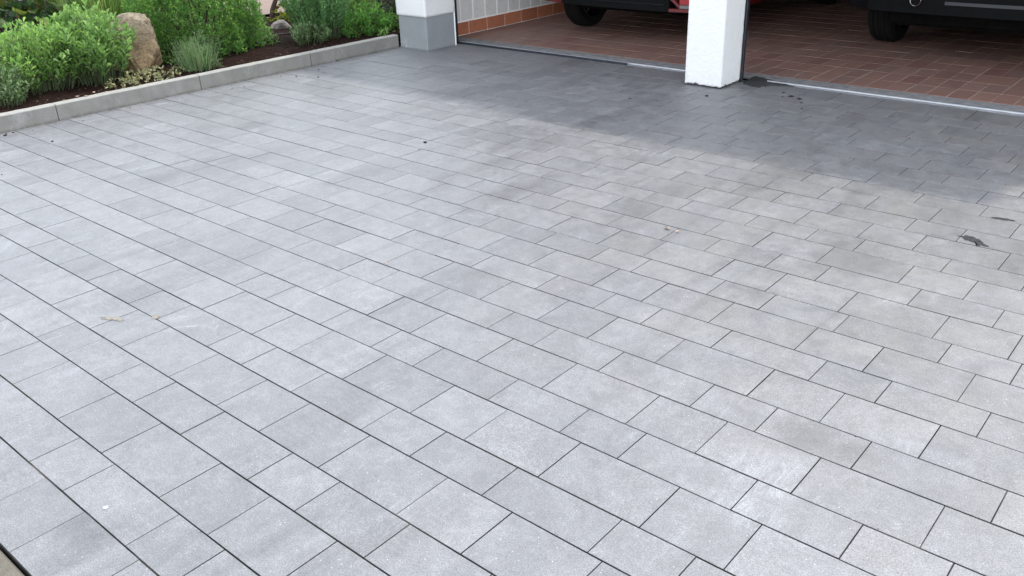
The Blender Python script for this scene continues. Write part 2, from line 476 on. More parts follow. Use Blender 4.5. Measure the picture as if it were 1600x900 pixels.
VB = [0.4377, 0.6364, 0.7914, 0.9893, 1.148, 1.3473, 1.5018, 1.7059, 1.8631, 2.0628, 2.2236, 2.4269, 2.5859, 2.7887, 2.9479, 3.154, 3.3226, 3.5278, 3.6835, 3.889, 4.0592, 4.2632, 4.4266, 4.6317, 4.7923, 4.9988, 5.1651, 5.3713, 5.531, 5.7531, 5.9316, 6.228]
ROWS = [
[-6.445,-6.041,-5.756,-5.406,-5.002,-4.598,-4.313,-3.963,-3.559,-3.155,-2.751,-2.347,-2.111,-1.823,-1.587,-1.298,-1.062,-0.728,-0.439,-0.150,0.086,0.322,0.558,0.794,1.083,1.417],
[-6.445,-6.142,-5.766,-5.463,-5.087,-4.860,-4.484,-4.109,-3.805,-3.430,-3.127,-2.751,-2.465,-2.250,-1.899,-1.685,-1.332,-1.047,-0.833,-0.619,-0.405,-0.191,0.023,0.237,0.590,0.804,1.157],
[-6.445,-6.157,-5.824,-5.491,-5.255,-4.967,-4.732,-4.444,-4.111,-3.823,-3.489,-3.201,-2.959,-2.625,-2.336,-2.008,-1.769,-1.486,-1.250,-1.014,-0.680,-0.346,-0.057,0.232,0.468,0.802,1.038,1.372],
[-6.445,-6.160,-5.946,-5.732,-5.378,-5.164,-4.879,-4.526,-4.241,-3.888,-3.593,-3.239,-3.024,-2.733,-2.523,-2.234,-1.882,-1.667,-1.387,-1.102,-0.749,-0.396,-0.182,0.032,0.385,0.738,1.023,1.376],
[-6.445,-6.208,-5.873,-5.637,-5.301,-5.065,-4.730,-4.440,-4.105,-3.808,-3.472,-3.143,-2.907,-2.576,-2.288,-2.056,-1.769,-1.443,-1.208,-0.921,-0.632,-0.396,-0.160,0.129,0.418,0.654,0.943,1.232],
[-6.445,-6.092,-5.808,-5.523,-5.171,-4.957,-4.743,-4.529,-4.173,-3.855,-3.578,-3.227,-3.007,-2.659,-2.446,-2.163,-1.814,-1.600,-1.319,-0.967,-0.751,-0.398,-0.184,0.169,0.522,0.807,1.160],
[-6.445,-6.112,-5.823,-5.490,-5.254,-4.921,-4.685,-4.377,-4.040,-3.797,-3.474,-3.179,-2.941,-2.607,-2.380,-2.088,-1.761,-1.530,-1.248,-0.917,-0.679,-0.345,-0.109,0.225,0.461,0.750,1.084,1.418],
[-6.445,-6.104,-5.828,-5.621,-5.345,-5.126,-4.906,-4.616,-4.251,-3.892,-3.677,-3.323,-3.025,-2.815,-2.466,-2.181,-1.964,-1.619,-1.331,-1.123,-0.768,-0.481,-0.264,-0.050,0.235,0.588,0.941,1.226],
[-6.445,-6.101,-5.803,-5.570,-5.239,-5.006,-4.676,-4.429,-4.083,-3.835,-3.557,-3.236,-2.996,-2.708,-2.379,-2.143,-1.811,-1.526,-1.201,-0.963,-0.675,-0.344,-0.010,0.226,0.462,0.751,0.987,1.321],
[-6.446,-6.146,-5.922,-5.697,-5.352,-5.073,-4.863,-4.518,-4.301,-3.944,-3.655,-3.439,-3.156,-2.792,-2.579,-2.288,-1.941,-1.728,-1.444,-1.096,-0.879,-0.592,-0.236,0.117,0.331,0.616,0.901,1.186],
[-6.443,-6.109,-5.872,-5.582,-5.340,-5.044,-4.702,-4.408,-4.166,-3.873,-3.555,-3.325,-3.023,-2.689,-2.454,-2.124,-1.837,-1.605,-1.322,-0.985,-0.750,-0.463,-0.174,0.062,0.351,0.685,0.921,1.157],
[-6.441,-6.221,-5.927,-5.707,-5.413,-5.091,-4.794,-4.578,-4.220,-3.935,-3.721,-3.436,-3.220,-2.866,-2.575,-2.364,-2.009,-1.724,-1.512,-1.224,-0.872,-0.659,-0.367,-0.153,0.132,0.485,0.770,0.984,1.269],
[-6.439,-6.209,-5.927,-5.619,-5.284,-4.995,-4.660,-4.370,-4.134,-3.892,-3.573,-3.263,-3.036,-2.694,-2.458,-2.177,-1.845,-1.612,-1.322,-0.991,-0.757,-0.464,-0.175,0.061,0.395,0.631,0.920,1.156],
[-6.437,-6.153,-5.802,-5.519,-5.160,-4.870,-4.511,-4.220,-3.933,-3.717,-3.360,-3.141,-2.854,-2.643,-2.300,-2.006,-1.793,-1.441,-1.225,-0.938,-0.583,-0.365,-0.012,0.202,0.487,0.840,1.054,1.407],
[-6.434,-6.097,-5.858,-5.566,-5.327,-4.990,-4.698,-4.365,-4.077,-3.841,-3.506,-3.217,-2.924,-2.686,-2.363,-2.077,-1.840,-1.509,-1.275,-0.985,-0.651,-0.410,-0.174,0.115,0.449,0.783,1.019,1.353],
[-6.432,-6.077,-5.790,-5.575,-5.220,-4.934,-4.579,-4.230,-3.947,-3.650,-3.282,-3.082,-2.726,-2.512,-2.173,-1.878,-1.660,-1.377,-1.161,-0.803,-0.509,-0.224,-0.010,0.343,0.696,0.981,1.334],
[-6.430,-6.189,-5.895,-5.555,-5.315,-4.975,-4.735,-4.400,-4.110,-3.780,-3.547,-3.211,-2.984,-2.646,-2.319,-2.087,-1.753,-1.515,-1.229,-0.896,-0.654,-0.365,-0.129,0.107,0.441,0.730,1.019,1.255],
[-6.427,-6.141,-5.787,-5.501,-5.146,-4.860,-4.649,-4.300,-4.000,-3.615,-3.437,-3.082,-2.865,-2.509,-2.221,-2.009,-1.658,-1.366,-1.154,-0.797,-0.503,-0.289,-0.004,0.349,0.702,0.987,1.201],
[-6.425,-6.097,-5.813,-5.485,-5.201,-4.920,-4.690,-4.461,-4.166,-3.870,-3.588,-3.248,-3.012,-2.721,-2.387,-2.055,-1.820,-1.487,-1.195,-0.959,-0.622,-0.333,-0.044,0.290,0.526,0.860,1.096,1.385],
[-6.423,-6.079,-5.801,-5.458,-5.093,-4.872,-4.578,-4.358,-4.064,-3.776,-3.422,-3.137,-2.785,-2.565,-2.272,-1.917,-1.697,-1.412,-1.058,-0.841,-0.488,-0.135,0.150,0.364,0.649,1.002,1.355],
[-6.420,-6.087,-5.851,-5.518,-5.275,-4.930,-4.639,-4.402,-4.168,-3.833,-3.550,-3.318,-3.024,-2.689,-2.453,-2.159,-1.822,-1.535,-1.301,-1.008,-0.671,-0.435,-0.146,0.188,0.522,0.856,1.145],
[-6.418,-6.132,-5.918,-5.564,-5.210,-4.996,-4.710,-4.495,-4.281,-3.995,-3.784,-3.435,-3.223,-2.858,-2.564,-2.357,-2.002,-1.710,-1.496,-1.140,-0.845,-0.560,-0.346,0.007,0.292,0.645,0.930,1.215],
[-6.416,-6.082,-5.847,-5.513,-5.224,-4.931,-4.692,-4.353,-4.119,-3.830,-3.496,-3.257,-2.967,-2.630,-2.295,-2.062,-1.764,-1.435,-1.198,-0.902,-0.613,-0.279,0.055,0.389,0.723,1.012,1.301],
[-6.413,-6.129,-5.916,-5.632,-5.419,-5.135,-4.783,-4.493,-4.274,-3.983,-3.630,-3.344,-3.125,-2.908,-2.550,-2.337,-1.985,-1.628,-1.339,-1.122,-0.763,-0.410,-0.125,0.160,0.445,0.659,0.944,1.158],
[-6.411,-6.115,-5.774,-5.532,-5.191,-4.896,-4.656,-4.362,-4.025,-3.787,-3.496,-3.248,-2.917,-2.626,-2.387,-2.149,-1.857,-1.524,-1.285,-0.995,-0.706,-0.417,-0.083,0.206,0.442,0.731,0.967,1.301],
[-6.409,-6.202,-5.926,-5.584,-5.374,-5.027,-4.739,-4.533,-4.258,-3.917,-3.630,-3.274,-2.986,-2.770,-2.551,-2.266,-1.974,-1.763,-1.396,-1.107,-0.889,-0.604,-0.319,0.034,0.248,0.533,0.818,1.032,1.385],
[-6.406,-6.118,-5.829,-5.495,-5.162,-4.828,-4.495,-4.259,-4.023,-3.781,-3.437,-3.140,-2.913,-2.624,-2.387,-2.051,-1.814,-1.519,-1.185,-0.944,-0.655,-0.366,-0.032,0.302,0.636,0.872,1.108],
[-6.404,-6.121,-5.909,-5.558,-5.345,-4.995,-4.782,-4.432,-4.149,-3.936,-3.632,-3.270,-3.052,-2.765,-2.412,-2.198,-1.903,-1.545,-1.327,-1.035,-0.821,-0.607,-0.393,-0.179,0.106,0.391,0.605,0.890,1.175],
[-6.402,-6.110,-5.773,-5.482,-5.244,-4.907,-4.578,-4.293,-3.963,-3.729,-3.443,-3.146,-2.854,-2.517,-2.278,-2.040,-1.703,-1.410,-1.174,-0.885,-0.596,-0.360,-0.071,0.263,0.597,0.931,1.265],
[-6.399,-6.019,-5.639,-5.258,-4.951,-4.571,-4.191,-3.884,-3.503,-3.123,-2.816,-2.436,-2.142,-1.786,-1.562,-1.270,-0.917,-0.703,-0.489,-0.204,0.149,0.434,0.787,1.072,1.286],
[-6.396,-6.063,-5.775,-5.443,-5.207,-4.920,-4.587,-4.352,-4.042,-3.704,-3.411,-3.073,-2.833,-2.495,-2.272,-1.960,-1.615,-1.374,-1.082,-0.846,-0.610,-0.276,-0.040,0.294,0.530,0.766,1.055,1.291]]
NXD, NYD = 220, 170
V = []
for j in range(NYD + 1):
    for i in range(NXD + 1):
        x = -6.45 + 7.5 * i / NXD; y = .440 + 5.8 * j / NYD
        q = math.sin(x * 5.1 + 1.3 * math.sin(y * 3.3)) * math.cos(y * 6.2 + 1.7 * math.sin(x * 2.1)) + .6 * math.sin(x * 17 + y * 11) * math.cos(y * 19 - x * 7)
        V.append((x, y, min(-.0030, -.0056 + .0018 * q + random.gauss(0, .0010))))
drive = mesh("driveway", V, [(j * (NXD + 1) + i, j * (NXD + 1) + i + 1, (j + 1) * (NXD + 1) + i + 1, (j + 1) * (NXD + 1) + i) for j in range(NYD) for i in range(NXD)])
drive = link("driveway", drive, M['joint'])
tag(drive, kind="structure")
stones = []
for r_, row in enumerate(ROWS):
    y0, y1 = VB[r_], VB[r_ + 1]
    for a, b in zip(row, row[1:]):
        cx, cy, L, Wd = (a + b) / 2, (y0 + y1) / 2, b - a, y1 - y0
        hid = (-3.33 < a and b < -3.03 and y0 > 5.86)
        ar = 0 if hid else seen_area(cx, cy, L, Wd)
        stones.append((ar, cx, cy, L, Wd))
stones.sort(key=lambda s: -s[0])
GX, GY = .0030, .0043
protos = {}
for nm, (l, w) in {'w': (.286, .203), 'n': (.283, .159)}.items():
    v, f = chamfer_slab(l, w, .06, .0009, .0010)
    protos[nm] = mesh("paving_stone", v, f)
    protos[nm].materials.append(M['stone']); protos[nm].materials.append(M['joint'])
    for pi in (2, 4, 6, 8): protos[nm].polygons[pi].material_index = 1
for i, (ar, cx, cy, L, Wd) in enumerate(stones[:300]):
    nm = 'w' if Wd > .18 else 'n'
    o = link("paving_stone", protos[nm], None, drive)
    pl, pw = (.286, .203) if nm == 'w' else (.283, .159)
    o.location = (cx + random.gauss(0, .00025), cy + random.gauss(0, .0003), random.gauss(0, .00035))
    o.rotation_euler = (random.gauss(0, .0016), random.gauss(0, .0016), random.gauss(0, .0010))
    o.scale = ((L - GX) / pl, (Wd - GY) / pw, 1)
V, F = [], []
for (ar, cx, cy, L, Wd) in stones[300:]:
    v, f = chamfer_slab(L - GX, Wd - GY, .06, .0009, .0010)
    n = len(V); dz = random.gauss(0, .00035); tx, ty = random.gauss(0, .0012), random.gauss(0, .0012)
    V += [(x + cx, y + cy, z + dz + tx * y + ty * x) for x, y, z in v]; F += [tuple(i + n for i in q) for q in f]
o = link("paving_stone", mesh("paving_stone_rest", V, F), M['stone'], drive)
o.data.materials.append(M['joint'])
o.data.polygons.foreach_set("material_index", [1 if i % 9 in (2, 4, 6, 8) else 0 for i in range(len(F))])
tag(o, kind="stuff")

# old sandy slabs in front of the new paving (only a corner shows)
pav = link("pavement", mesh("pavement", [(-8, -3, -.03), (1.5, -3, -.03), (1.5, .428, -.03), (-8, .428, -.03)], [(0, 1, 2, 3)]), M['joint'])
tag(pav, kind="structure")
v, f = chamfer_slab(.39, .29, .03, .006, .006)
slabm = mesh("slab", v, f); slabm.materials.append(M['oldslab'])
for r_ in range(2):
    for c_ in range(12):
        o = link("slab", slabm, None, pav)
        o.location = (-3.6 + c_ * .4 + (.17 if r_ else .02), .287 - r_ * .30, -.006 + random.gauss(0, .001))
        o.rotation_euler = (0, 0, random.gauss(0, .004))

# kerb ------------------------------------------------------------------
kerb = link("kerb", mesh("kerb_bed", [(-6.54, .4, -.03), (-6.40, .4, -.03), (-6.37, 5.8, -.03), (-6.51, 5.8, -.03)], [(0, 1, 2, 3)]), M['mortar'])
tag(kerb, kind="structure")
ks = [.42, 1.47, 2.53, 3.66, 4.74, 5.775]
for a, b in zip(ks, ks[1:]):
    bm = bmesh.new()
    n = 14
    ring = []
    for i in range(n + 1):
        y = a + .003 + (b - a - .006) * i / n
        x = kerb_x(y) + random.gauss(0, .0006)
        zt = .118 + random.gauss(0, .0008)
        prof = [(x, -.05), (x, zt - .008), (x - .008, zt), (x - .074, zt - .001), (x - .080, zt - .008), (x - .080, -.05)]
        ring.append([bm.verts.new((px, y, pz)) for px, pz in prof])
    for p_, q_ in zip(ring, ring[1:]):
        for i in range(5): bm.faces.new((p_[i], p_[i + 1], q_[i + 1], q_[i]))
    bm.faces.new(ring[0]); bm.faces.new(list(reversed(ring[-1])))
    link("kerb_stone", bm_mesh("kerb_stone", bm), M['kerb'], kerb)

# garden bed ------------------------------------------------------------
def fbm(x, y, seed=0):
    s = 0
    for k, (fq, am) in enumerate(((1.3, 1), (3.1, .5), (7.3, .28), (15.7, .16), (31, .1))):
        s += am * (math.sin(x * fq + 1.7 * k + seed + 1.3 * math.sin(y * fq * .9 + k)) * math.cos(y * fq * 1.1 + 2.1 * k + seed))
    return s
def soil_z(x, y):
    d = kerb_x(y) - .080 - x
    return .098 + .012 * fbm(x * 2, y * 2) + .022 * min(1, max(0, d / .5)) + .05 * min(1, max(0, (d - .5) / 2))
nx, ny = 150, 230
xs = [-6.518 - 6.0 * (i / nx) ** 1.6 for i in range(nx + 1)]
V = []
for j in range(ny + 1):
    y = .0 + 12.0 * j / ny
    for i in range(nx + 1):
        x = xs[i] + .0
        V.append((x, y, soil_z(x, y) + random.gauss(0, .0025)))
F = [(j * (nx + 1) + i, j * (nx + 1) + i + 1, (j + 1) * (nx + 1) + i + 1, (j + 1) * (nx + 1) + i) for j in range(ny) for i in range(nx)]
o = link("garden_soil", mesh("garden_soil", V, F, True), M['soil'])
tag(o, kind="structure")
# gravel path behind the bed
V, F = [], []
for i in range(9):
    t = i / 8
    x = -8.35 - 1.5 * t; y0 = 5.75 + .3 * math.sin(t * 2); w = .95
    V += [(x, y0 - .25, soil_z(x, y0) + .03), (x + .1, y0 + w, soil_z(x, y0 + w) + .03)]
F = [(2 * i, 2 * i + 2, 2 * i + 3, 2 * i + 1) for i in range(8)]
tag(link("garden_path", mesh("garden_path", V, F), M['path']), kind="structure")
# low brown edging board behind the path
brd = box("edging_board", (-1.7, -.02, 0), (1.7, .02, .35), M['bark'], None, .004)
brd.location = (-9.6, 7.1, .14); brd.rotation_euler = (0, 0, R(-14))
tag(brd, "low brown timber board edging the far side of the pinkish garden path", "edging board")

# ------------------------------------------------------------------ garage
gar = empty("garage", (-3.2, 8.5, 0), "white rendered double garage with open bays, terracotta floor and white pillars", "garage")
def at(o):           # keep world coordinates while being a child of the garage empty
    o.parent = gar; o.location = Vector(o.location) - Vector(gar.location); return o
def rough_box(lo, hi, step, amp, zrag=0.0, seed=1):
    """box whose vertical faces are gridded and roughened; optional ragged bottom edge"""
    rr = random.Random(seed)
    bm = bmesh.new()
    bm_box(bm, lo, hi)
    n = int(max(hi[2] - lo[2], .01) / step)
    def cuts(ax, a, b):
        k = max(1, int((b - a) / step))
        for i in range(1, k):
            c = [0, 0, 0]; c[ax] = a + (b - a) * i / k
            nn = [0, 0, 0]; nn[ax] = 1
            bmesh.ops.bisect_plane(bm, geom=bm.verts[:] + bm.edges[:] + bm.faces[:], plane_co=c, plane_no=nn)
    cuts(0, lo[0], hi[0]); cuts(1, lo[1], hi[1]); cuts(2, lo[2], min(hi[2], lo[2] + 1.2))
    cx, cy = (lo[0] + hi[0]) / 2, (lo[1] + hi[1]) / 2
    for v_ in bm.verts:
        e = amp * rr.gauss(0, 1)
        v_.co.x += e * (1 if v_.co.x > cx else -1); v_.co.y += amp * rr.gauss(0, 1) * (1 if v_.co.y > cy else -1)
        if zrag and v_.co.z < lo[2] + 1e-4: v_.co.z += abs(rr.gauss(0, zrag))
    return bm
# right hand (middle) pillar: rough white render with a ragged foot over a dark base
core = at(box("pillar", (-3.320, 5.874, -.02), (-3.050, 6.140, 2.30), M['dark_mortar']))
core["label"] = "white rough rendered middle pillar with ragged bottom edge"
rend = link("render_coat", bm_mesh("render_coat", rough_box((-3.335, 5.860, .012), (-3.035, 6.153, 2.30), .012, .0005, .006, 3), True), M['plaster'], core)
# third pillar at the right end
core3 = at(box("pillar", (-.355, 5.874, -.02), (-.085, 6.140, 2.30), M['dark_mortar']))
link("render_coat", bm_mesh("render_coat", rough_box((-.37, 5.860, .012), (-.07, 6.153, 2.30), .03, .0008, .006, 4), True), M['plaster'], core3)
# left pillar
pl = at(box("pillar", (-6.383, 5.783, .31), (-6.020, 6.153, 2.30), M['mortar']))
pl["label"] = "white rendered left pillar on a smooth grey plinth"
link("render_coat", bm_mesh("render_coat", rough_box((-6.395, 5.772, .302), (-6.008, 6.155, 2.30), .02, .0006, .0, 5), True), M['plaster'], pl)
plinth = box("plinth", (-6.386, 5.783, -.02), (-6.014, 6.150, .304), M['plinth'], pl, .006, 2)
box("edge_bead", (-6.020, 6.1515, -.01), (-6.008, 6.162, 2.28), M['grout_white'], pl, .002)
box("base_strip", (-6.386, 5.766, -.02), (-6.06, 5.7825, .010), M['stone'], pl, .003)
# unseen beam and roof, walls
at(box("unseen_lintel", (-6.40, 5.874, 2.302), (-.74, 6.14, 2.799), M['plaster'], None, .004))  # unseen; stops short to keep the notch in the roof shadow open
rt = [(-7.0, 6.12), (-3.4, 5.855), (-.74, 5.85), (-.74, 6.36), (.04, 6.36), (.04, 13.2), (-7.0, 13.2)]  # unseen roof outline, front edge skewed and notched to shape its cast shadow
bm = bmesh.new()
lo_ = [bm.verts.new((x, y, 2.802)) for x, y in rt]; hi_ = [bm.verts.new((x, y, 2.95)) for x, y in rt]
bm.faces.new(lo_); bm.faces.new(hi_)
for i in range(7): bm.faces.new((lo_[i], lo_[(i + 1) % 7], hi_[(i + 1) % 7], hi_[i]))
at(link("roof", bm_mesh("roof", bm), M['fascia']))
wl_ = at(box("wall", (-6.50, 6.158, -.02), (-6.318, 12.6, 2.80), M['grout_white']))
at(box("wall", (-6.498, 12.602, -.02), (-.062, 12.8, 2.80), M['inner_wall']))
at(box("wall", (-.3, 7.1, -.02), (-.06, 12.6, 2.80), M['plaster']))  # unseen; begins set back so light reaches the middle pillar's side
at(box("ceiling", (-6.316, 6.16, 2.78), (-.302, 12.6, 2.799), M['ceiling']))
# wall tiles + terracotta skirting on the left inner wall
def wall_piece(name, y0, y1, z0, z1, mat, gap, t):
    bm = bmesh.new(); bm_box(bm, (-.001, y0 + gap / 2, z0 + gap / 2), (t, y1 - gap / 2, z1 - gap / 2), .0015)
    me = bm_mesh(name, bm); me.materials.append(mat); return me
wt = wall_piece("wall_tile", 0, .1835, 0, .30, M['wall_tile'], .016, .004)
stp = wall_piece("skirting_tile", 0, .275, 0, .128, M['skirting'], .010, .010)
for j in range(34):
    for kz in range(7):
        if kz > 2 and j > 14: continue
        o = link("wall_tile", wt, None, wl_); o.location = (-6.318 - wl_.matrix_basis.translation.x * 0, 0, 0)
        o.location = Vector((-6.318, 6.372 + .1835 * j, .136 + .30 * kz))
for j in range(22):
    o = link("skirting_tile", stp, None, wl_)
    o.location = Vector((-6.318, 6.39 + .277 * j, .004))
# dark door guide rails
at(box("door_rail", (-6.095, 6.166, -.005), (-6.034, 6.222, 2.30), M['dark_frame'], None, .004))
at(box("door_rail", (-3.034, 6.157, -.005), (-3.020, 6.190, 2.30), M['dark_frame'], None, .004))
at(box("door_rail", (-3.385, 6.160, -.005), (-3.338, 6.215, 2.30), M['dark_frame'], None, .004))
# thresholds: aluminium nose in front of a mortar strip, dark rubber lip
for xa, xb in ((-6.056, -3.34), (-2.86, -.30)):
    for nm_, prof, mt in (("threshold_strip", [(6.236, -.012), (6.237, .002), (6.258, .004), (6.2585, -.012)], M['dull_alu']),
                          ("threshold_lip", [(6.259, -.012), (6.259, .011), (6.262, .013), (6.269, .013), (6.271, .010), (6.271, -.012)], M['alu']),
                          ("threshold_strip", [(6.2715, -.012), (6.272, .003), (6.350, .003), (6.352, -.012)], M['mortar'])):
        bm = bmesh.new()
        A = [bm.verts.new((xa, y, z)) for y, z in prof]; B = [bm.verts.new((xb, y, z)) for y, z in prof]
        for i in range(len(prof)):
            j = (i + 1) % len(prof); bm.faces.new((A[i], A[j], B[j], B[i]))
        bm.faces.new(A); bm.faces.new(list(reversed(B)))
        at(link(nm_, bm_mesh(nm_, bm), mt))
at(box("rubber_lip", (-6.056, 6.214, -.01), (-4.1, 6.2345, .017), M['dark_frame'], None, .004))

# garage floor
gf = link("garage_floor", mesh("garage_floor", [(-6.33, 6.40, .0015), (-.29, 6.40, .0015), (-.29, 12.6, .0015), (-6.33, 12.6, .0015)], [(0, 1, 2, 3)]), M['grout'])
tag(gf, kind="structure")
st = box("mortar_strip", (-6.30, 6.354, -.02), (-.31, 6.468, .0035), M['mortar'], gf, .002)
TX, TY = .1405, .277
tl = []
nxt = int(6.0 / TX)
for i in range(nxt + 1):
    for j in range(19):
        cx = -1.364 + TX / 2 + TX * (i - 35); cy = 6.474 + TY * (j + .5)
        if not (-6.31 < cx - TX / 2 and cx + TX / 2 < -.29): continue
        tl.append((seen_area(cx, cy, TX, TY), cx, cy))
tl.sort(key=lambda s: -s[0])
v, f = chamfer_slab(TX - .007, TY - .008, .02, .002, .0015)
tm = mesh("floor_tile", v, f); tm.materials.append(M['floor_tile'])
for ar, cx, cy in tl[:300]:
    o = link("floor_tile", tm, None, gf)
    o.location = (cx + random.gauss(0, .0012), cy + random.gauss(0, .002), .0035 + random.gauss(0, .0005))
    o.rotation_euler = (random.gauss(0, .003), random.gauss(0, .003), random.gauss(0, .004))
V, F = [], []
for ar, cx, cy in tl[300:]:
    n = len(V); V += [(x + cx, y + cy, z + .0035 + random.gauss(0, .0001)) for x, y, z in v]; F += [tuple(i + n for i in q) for q in f]
o = link("floor_tile", mesh("floor_tile_rest", V, F), M['floor_tile'], gf); tag(o, kind="stuff")

# ragged dark mortar patch beside the pillar
def blob(name, pts, z0, h, mat, seed=0, jag=.012, sub=6):
    rr = random.Random(seed)
    out = []
    n = len(pts)
    for i in range(n):
        a = Vector(pts[i]); b = Vector(pts[(i + 1) % n])
        for k in range(sub):
            p_ = a.lerp(b, k / sub); out.append((p_.x + rr.gauss(0, jag), p_.y + rr.gauss(0, jag)))
    cx = sum(p_[0] for p_ in out) / len(out); cy = sum(p_[1] for p_ in out) / len(out)
    V = [(x, y, z0) for x, y in out] + [(cx + (x - cx) * .88, cy + (y - cy) * .88, z0 + h) for x, y in out] + [(cx, cy, z0 + h * 1.15)]
    m = len(out)
    F = []
    for i in range(m):
        j = (i + 1) % m
        F += [(i, j, m + j, m + i), (m + i, m + j, 2 * m)]
    return link(name, mesh(name, V, F, True), mat)
o = blob("mortar_patch", [(-3.03, 6.20), (-2.98, 6.13), (-2.91, 6.075), (-2.84, 6.065), (-2.79, 6.13), (-2.70, 6.20), (-2.62, 6.235), (-2.86, 6.35), (-3.03, 6.40)], .0008, .004, M['dark_mortar'], 2, .008)
tag(o, "dark ragged mortar patch at the foot of the middle white pillar", "mortar patch")

# ------------------------------------------------------------------ cars
def car_body(name, outline, hw, mat, parent, tumble_z=.95, tumble=.35, corner=.16):
    layers = [(-1.0, .05), (-.975, .018), (-.9, 0), (-.6, 0), (0, 0), (.6, 0), (.9, 0), (.975, .018), (1.0, .05)]
    bm = bmesh.new()
    ymin = min(p_[0] for p_ in outline); ymax = max(p_[0] for p_ in outline); ztop = max(p_[1] for p_ in outline)
    rings = []
    for t, sh in layers:
        ring = []
        for (y, z, arch) in outline:
            x = hw * t
            if z > tumble_z: x *= 1 - tumble * (z - tumble_z)
            yy = y
            c = corner * abs(t) ** 3
            if not arch:
                if y < ymin + .5: yy = y + c * (1 - (y - ymin) / .5)
                if y > ymax - .6: yy = y - 1.6 * c * (1 - (ymax - y) / .6)
            zz = z - (sh if z > ztop - .2 else 0)
            ring.append(bm.verts.new((x, yy, zz)))
        rings.append(ring)
    n = len(outline)
    for a, b in zip(rings, rings[1:]):
        for i in range(n):
            j = (i + 1) % n
            bm.faces.new((a[i], a[j], b[j], b[i]))
    f0 = bm.faces.new(rings[0]); f1 = bm.faces.new(list(reversed(rings[-1])))
    bmesh.ops.triangulate(bm, faces=[f0, f1])
    me = bm_mesh(name, bm)
    o = link(name, me, mat, parent)
    return o
def arch_pts(cy, cz, r, z0, n=10):
    a0 = math.asin((z0 - cz) / r)
    return [(cy + r * math.cos(a0 + (math.pi - 2 * a0) * i / n), cz + r * math.sin(a0 + (math.pi - 2 * a0) * i / n), True) for i in range(n + 1)]
def wheel(name, c, r, w, side, parent, label=None):
    prof = [(.0, r * .66), (.10, r * .68), (.05, r * .86), (.10, r * .955), (.2, r * .99), (.27, r), (.30, r * .982), (.33, r), (.44, r), (.47, r * .982), (.53, r * .982), (.56, r), (.67, r), (.70, r * .982), (.73, r), (.80, r * .99), (.90, r * .955), (.95, r * .86), (.90, r * .68), (1.0, r * .66)]
    bm = bmesh.new(); n = 40
    rings = []
    for k in range(n):
        a = 2 * math.pi * k / n
        rings.append([bm.verts.new(((u - .5) * w, rad * math.cos(a), rad * math.sin(a))) for u, rad in prof])
    for k in range(n):
        A, B = rings[k], rings[(k + 1) % n]
        for i in range(len(prof) - 1): bm.faces.new((A[i], A[i + 1], B[i + 1], B[i]))
    o = link(name, bm_mesh(name, bm), M['rubber'], parent, c)
    if label: o["label"] = label
    bm = bmesh.new()
    rr = [(side * w * .30, r * .67), (side * w * .34, r * .60), (side * w * .18, r * .50), (side * w * .26, r * .15), (side * w * .30, 0.001)]
    rings = []
    for k in range(20):
        a = 2 * math.pi * k / 20
        s_ = .9 if k % 4 < 2 else .55
        rings.append([bm.verts.new((x * (s_ if i in (2,) else 1), q * math.cos(a), q * math.sin(a))) for i, (x, q) in enumerate(rr)])
    for k in range(20):
        A, B = rings[k], rings[(k + 1) % 20]
        for i in range(len(rr) - 1): bm.faces.new((A[i], A[i + 1], B[i + 1], B[i]))
    link("rim", bm_mesh("rim", bm), M['rim'], o)
    return o
def strip(name, y_of_x, xs_, zlo, zhi, t, mat, parent):
    """bent bar along X following y_of_x, zlo/zhi functions of x"""
    bm = bmesh.new(); rings = []
    for x in xs_:
        y = y_of_x(x)
        rings.append([bm.verts.new((x, y, zlo(x))), bm.verts.new((x, y, zhi(x))), bm.verts.new((x, y + t, zhi(x))), bm.verts.new((x, y + t, zlo(x)))])
    for a, b in zip(rings, rings[1:]):
        for i in range(4): bm.faces.new((a[i], a[(i + 1) % 4], b[(i + 1) % 4], b[i]))
    bm.faces.new(rings[0]); bm.faces.new(list(reversed(rings[-1])))
    return link(name, bm_mesh(name, bm), mat, parent)
def lin(a, b, n): return [a + (b - a) * i / n for i in range(n + 1)]

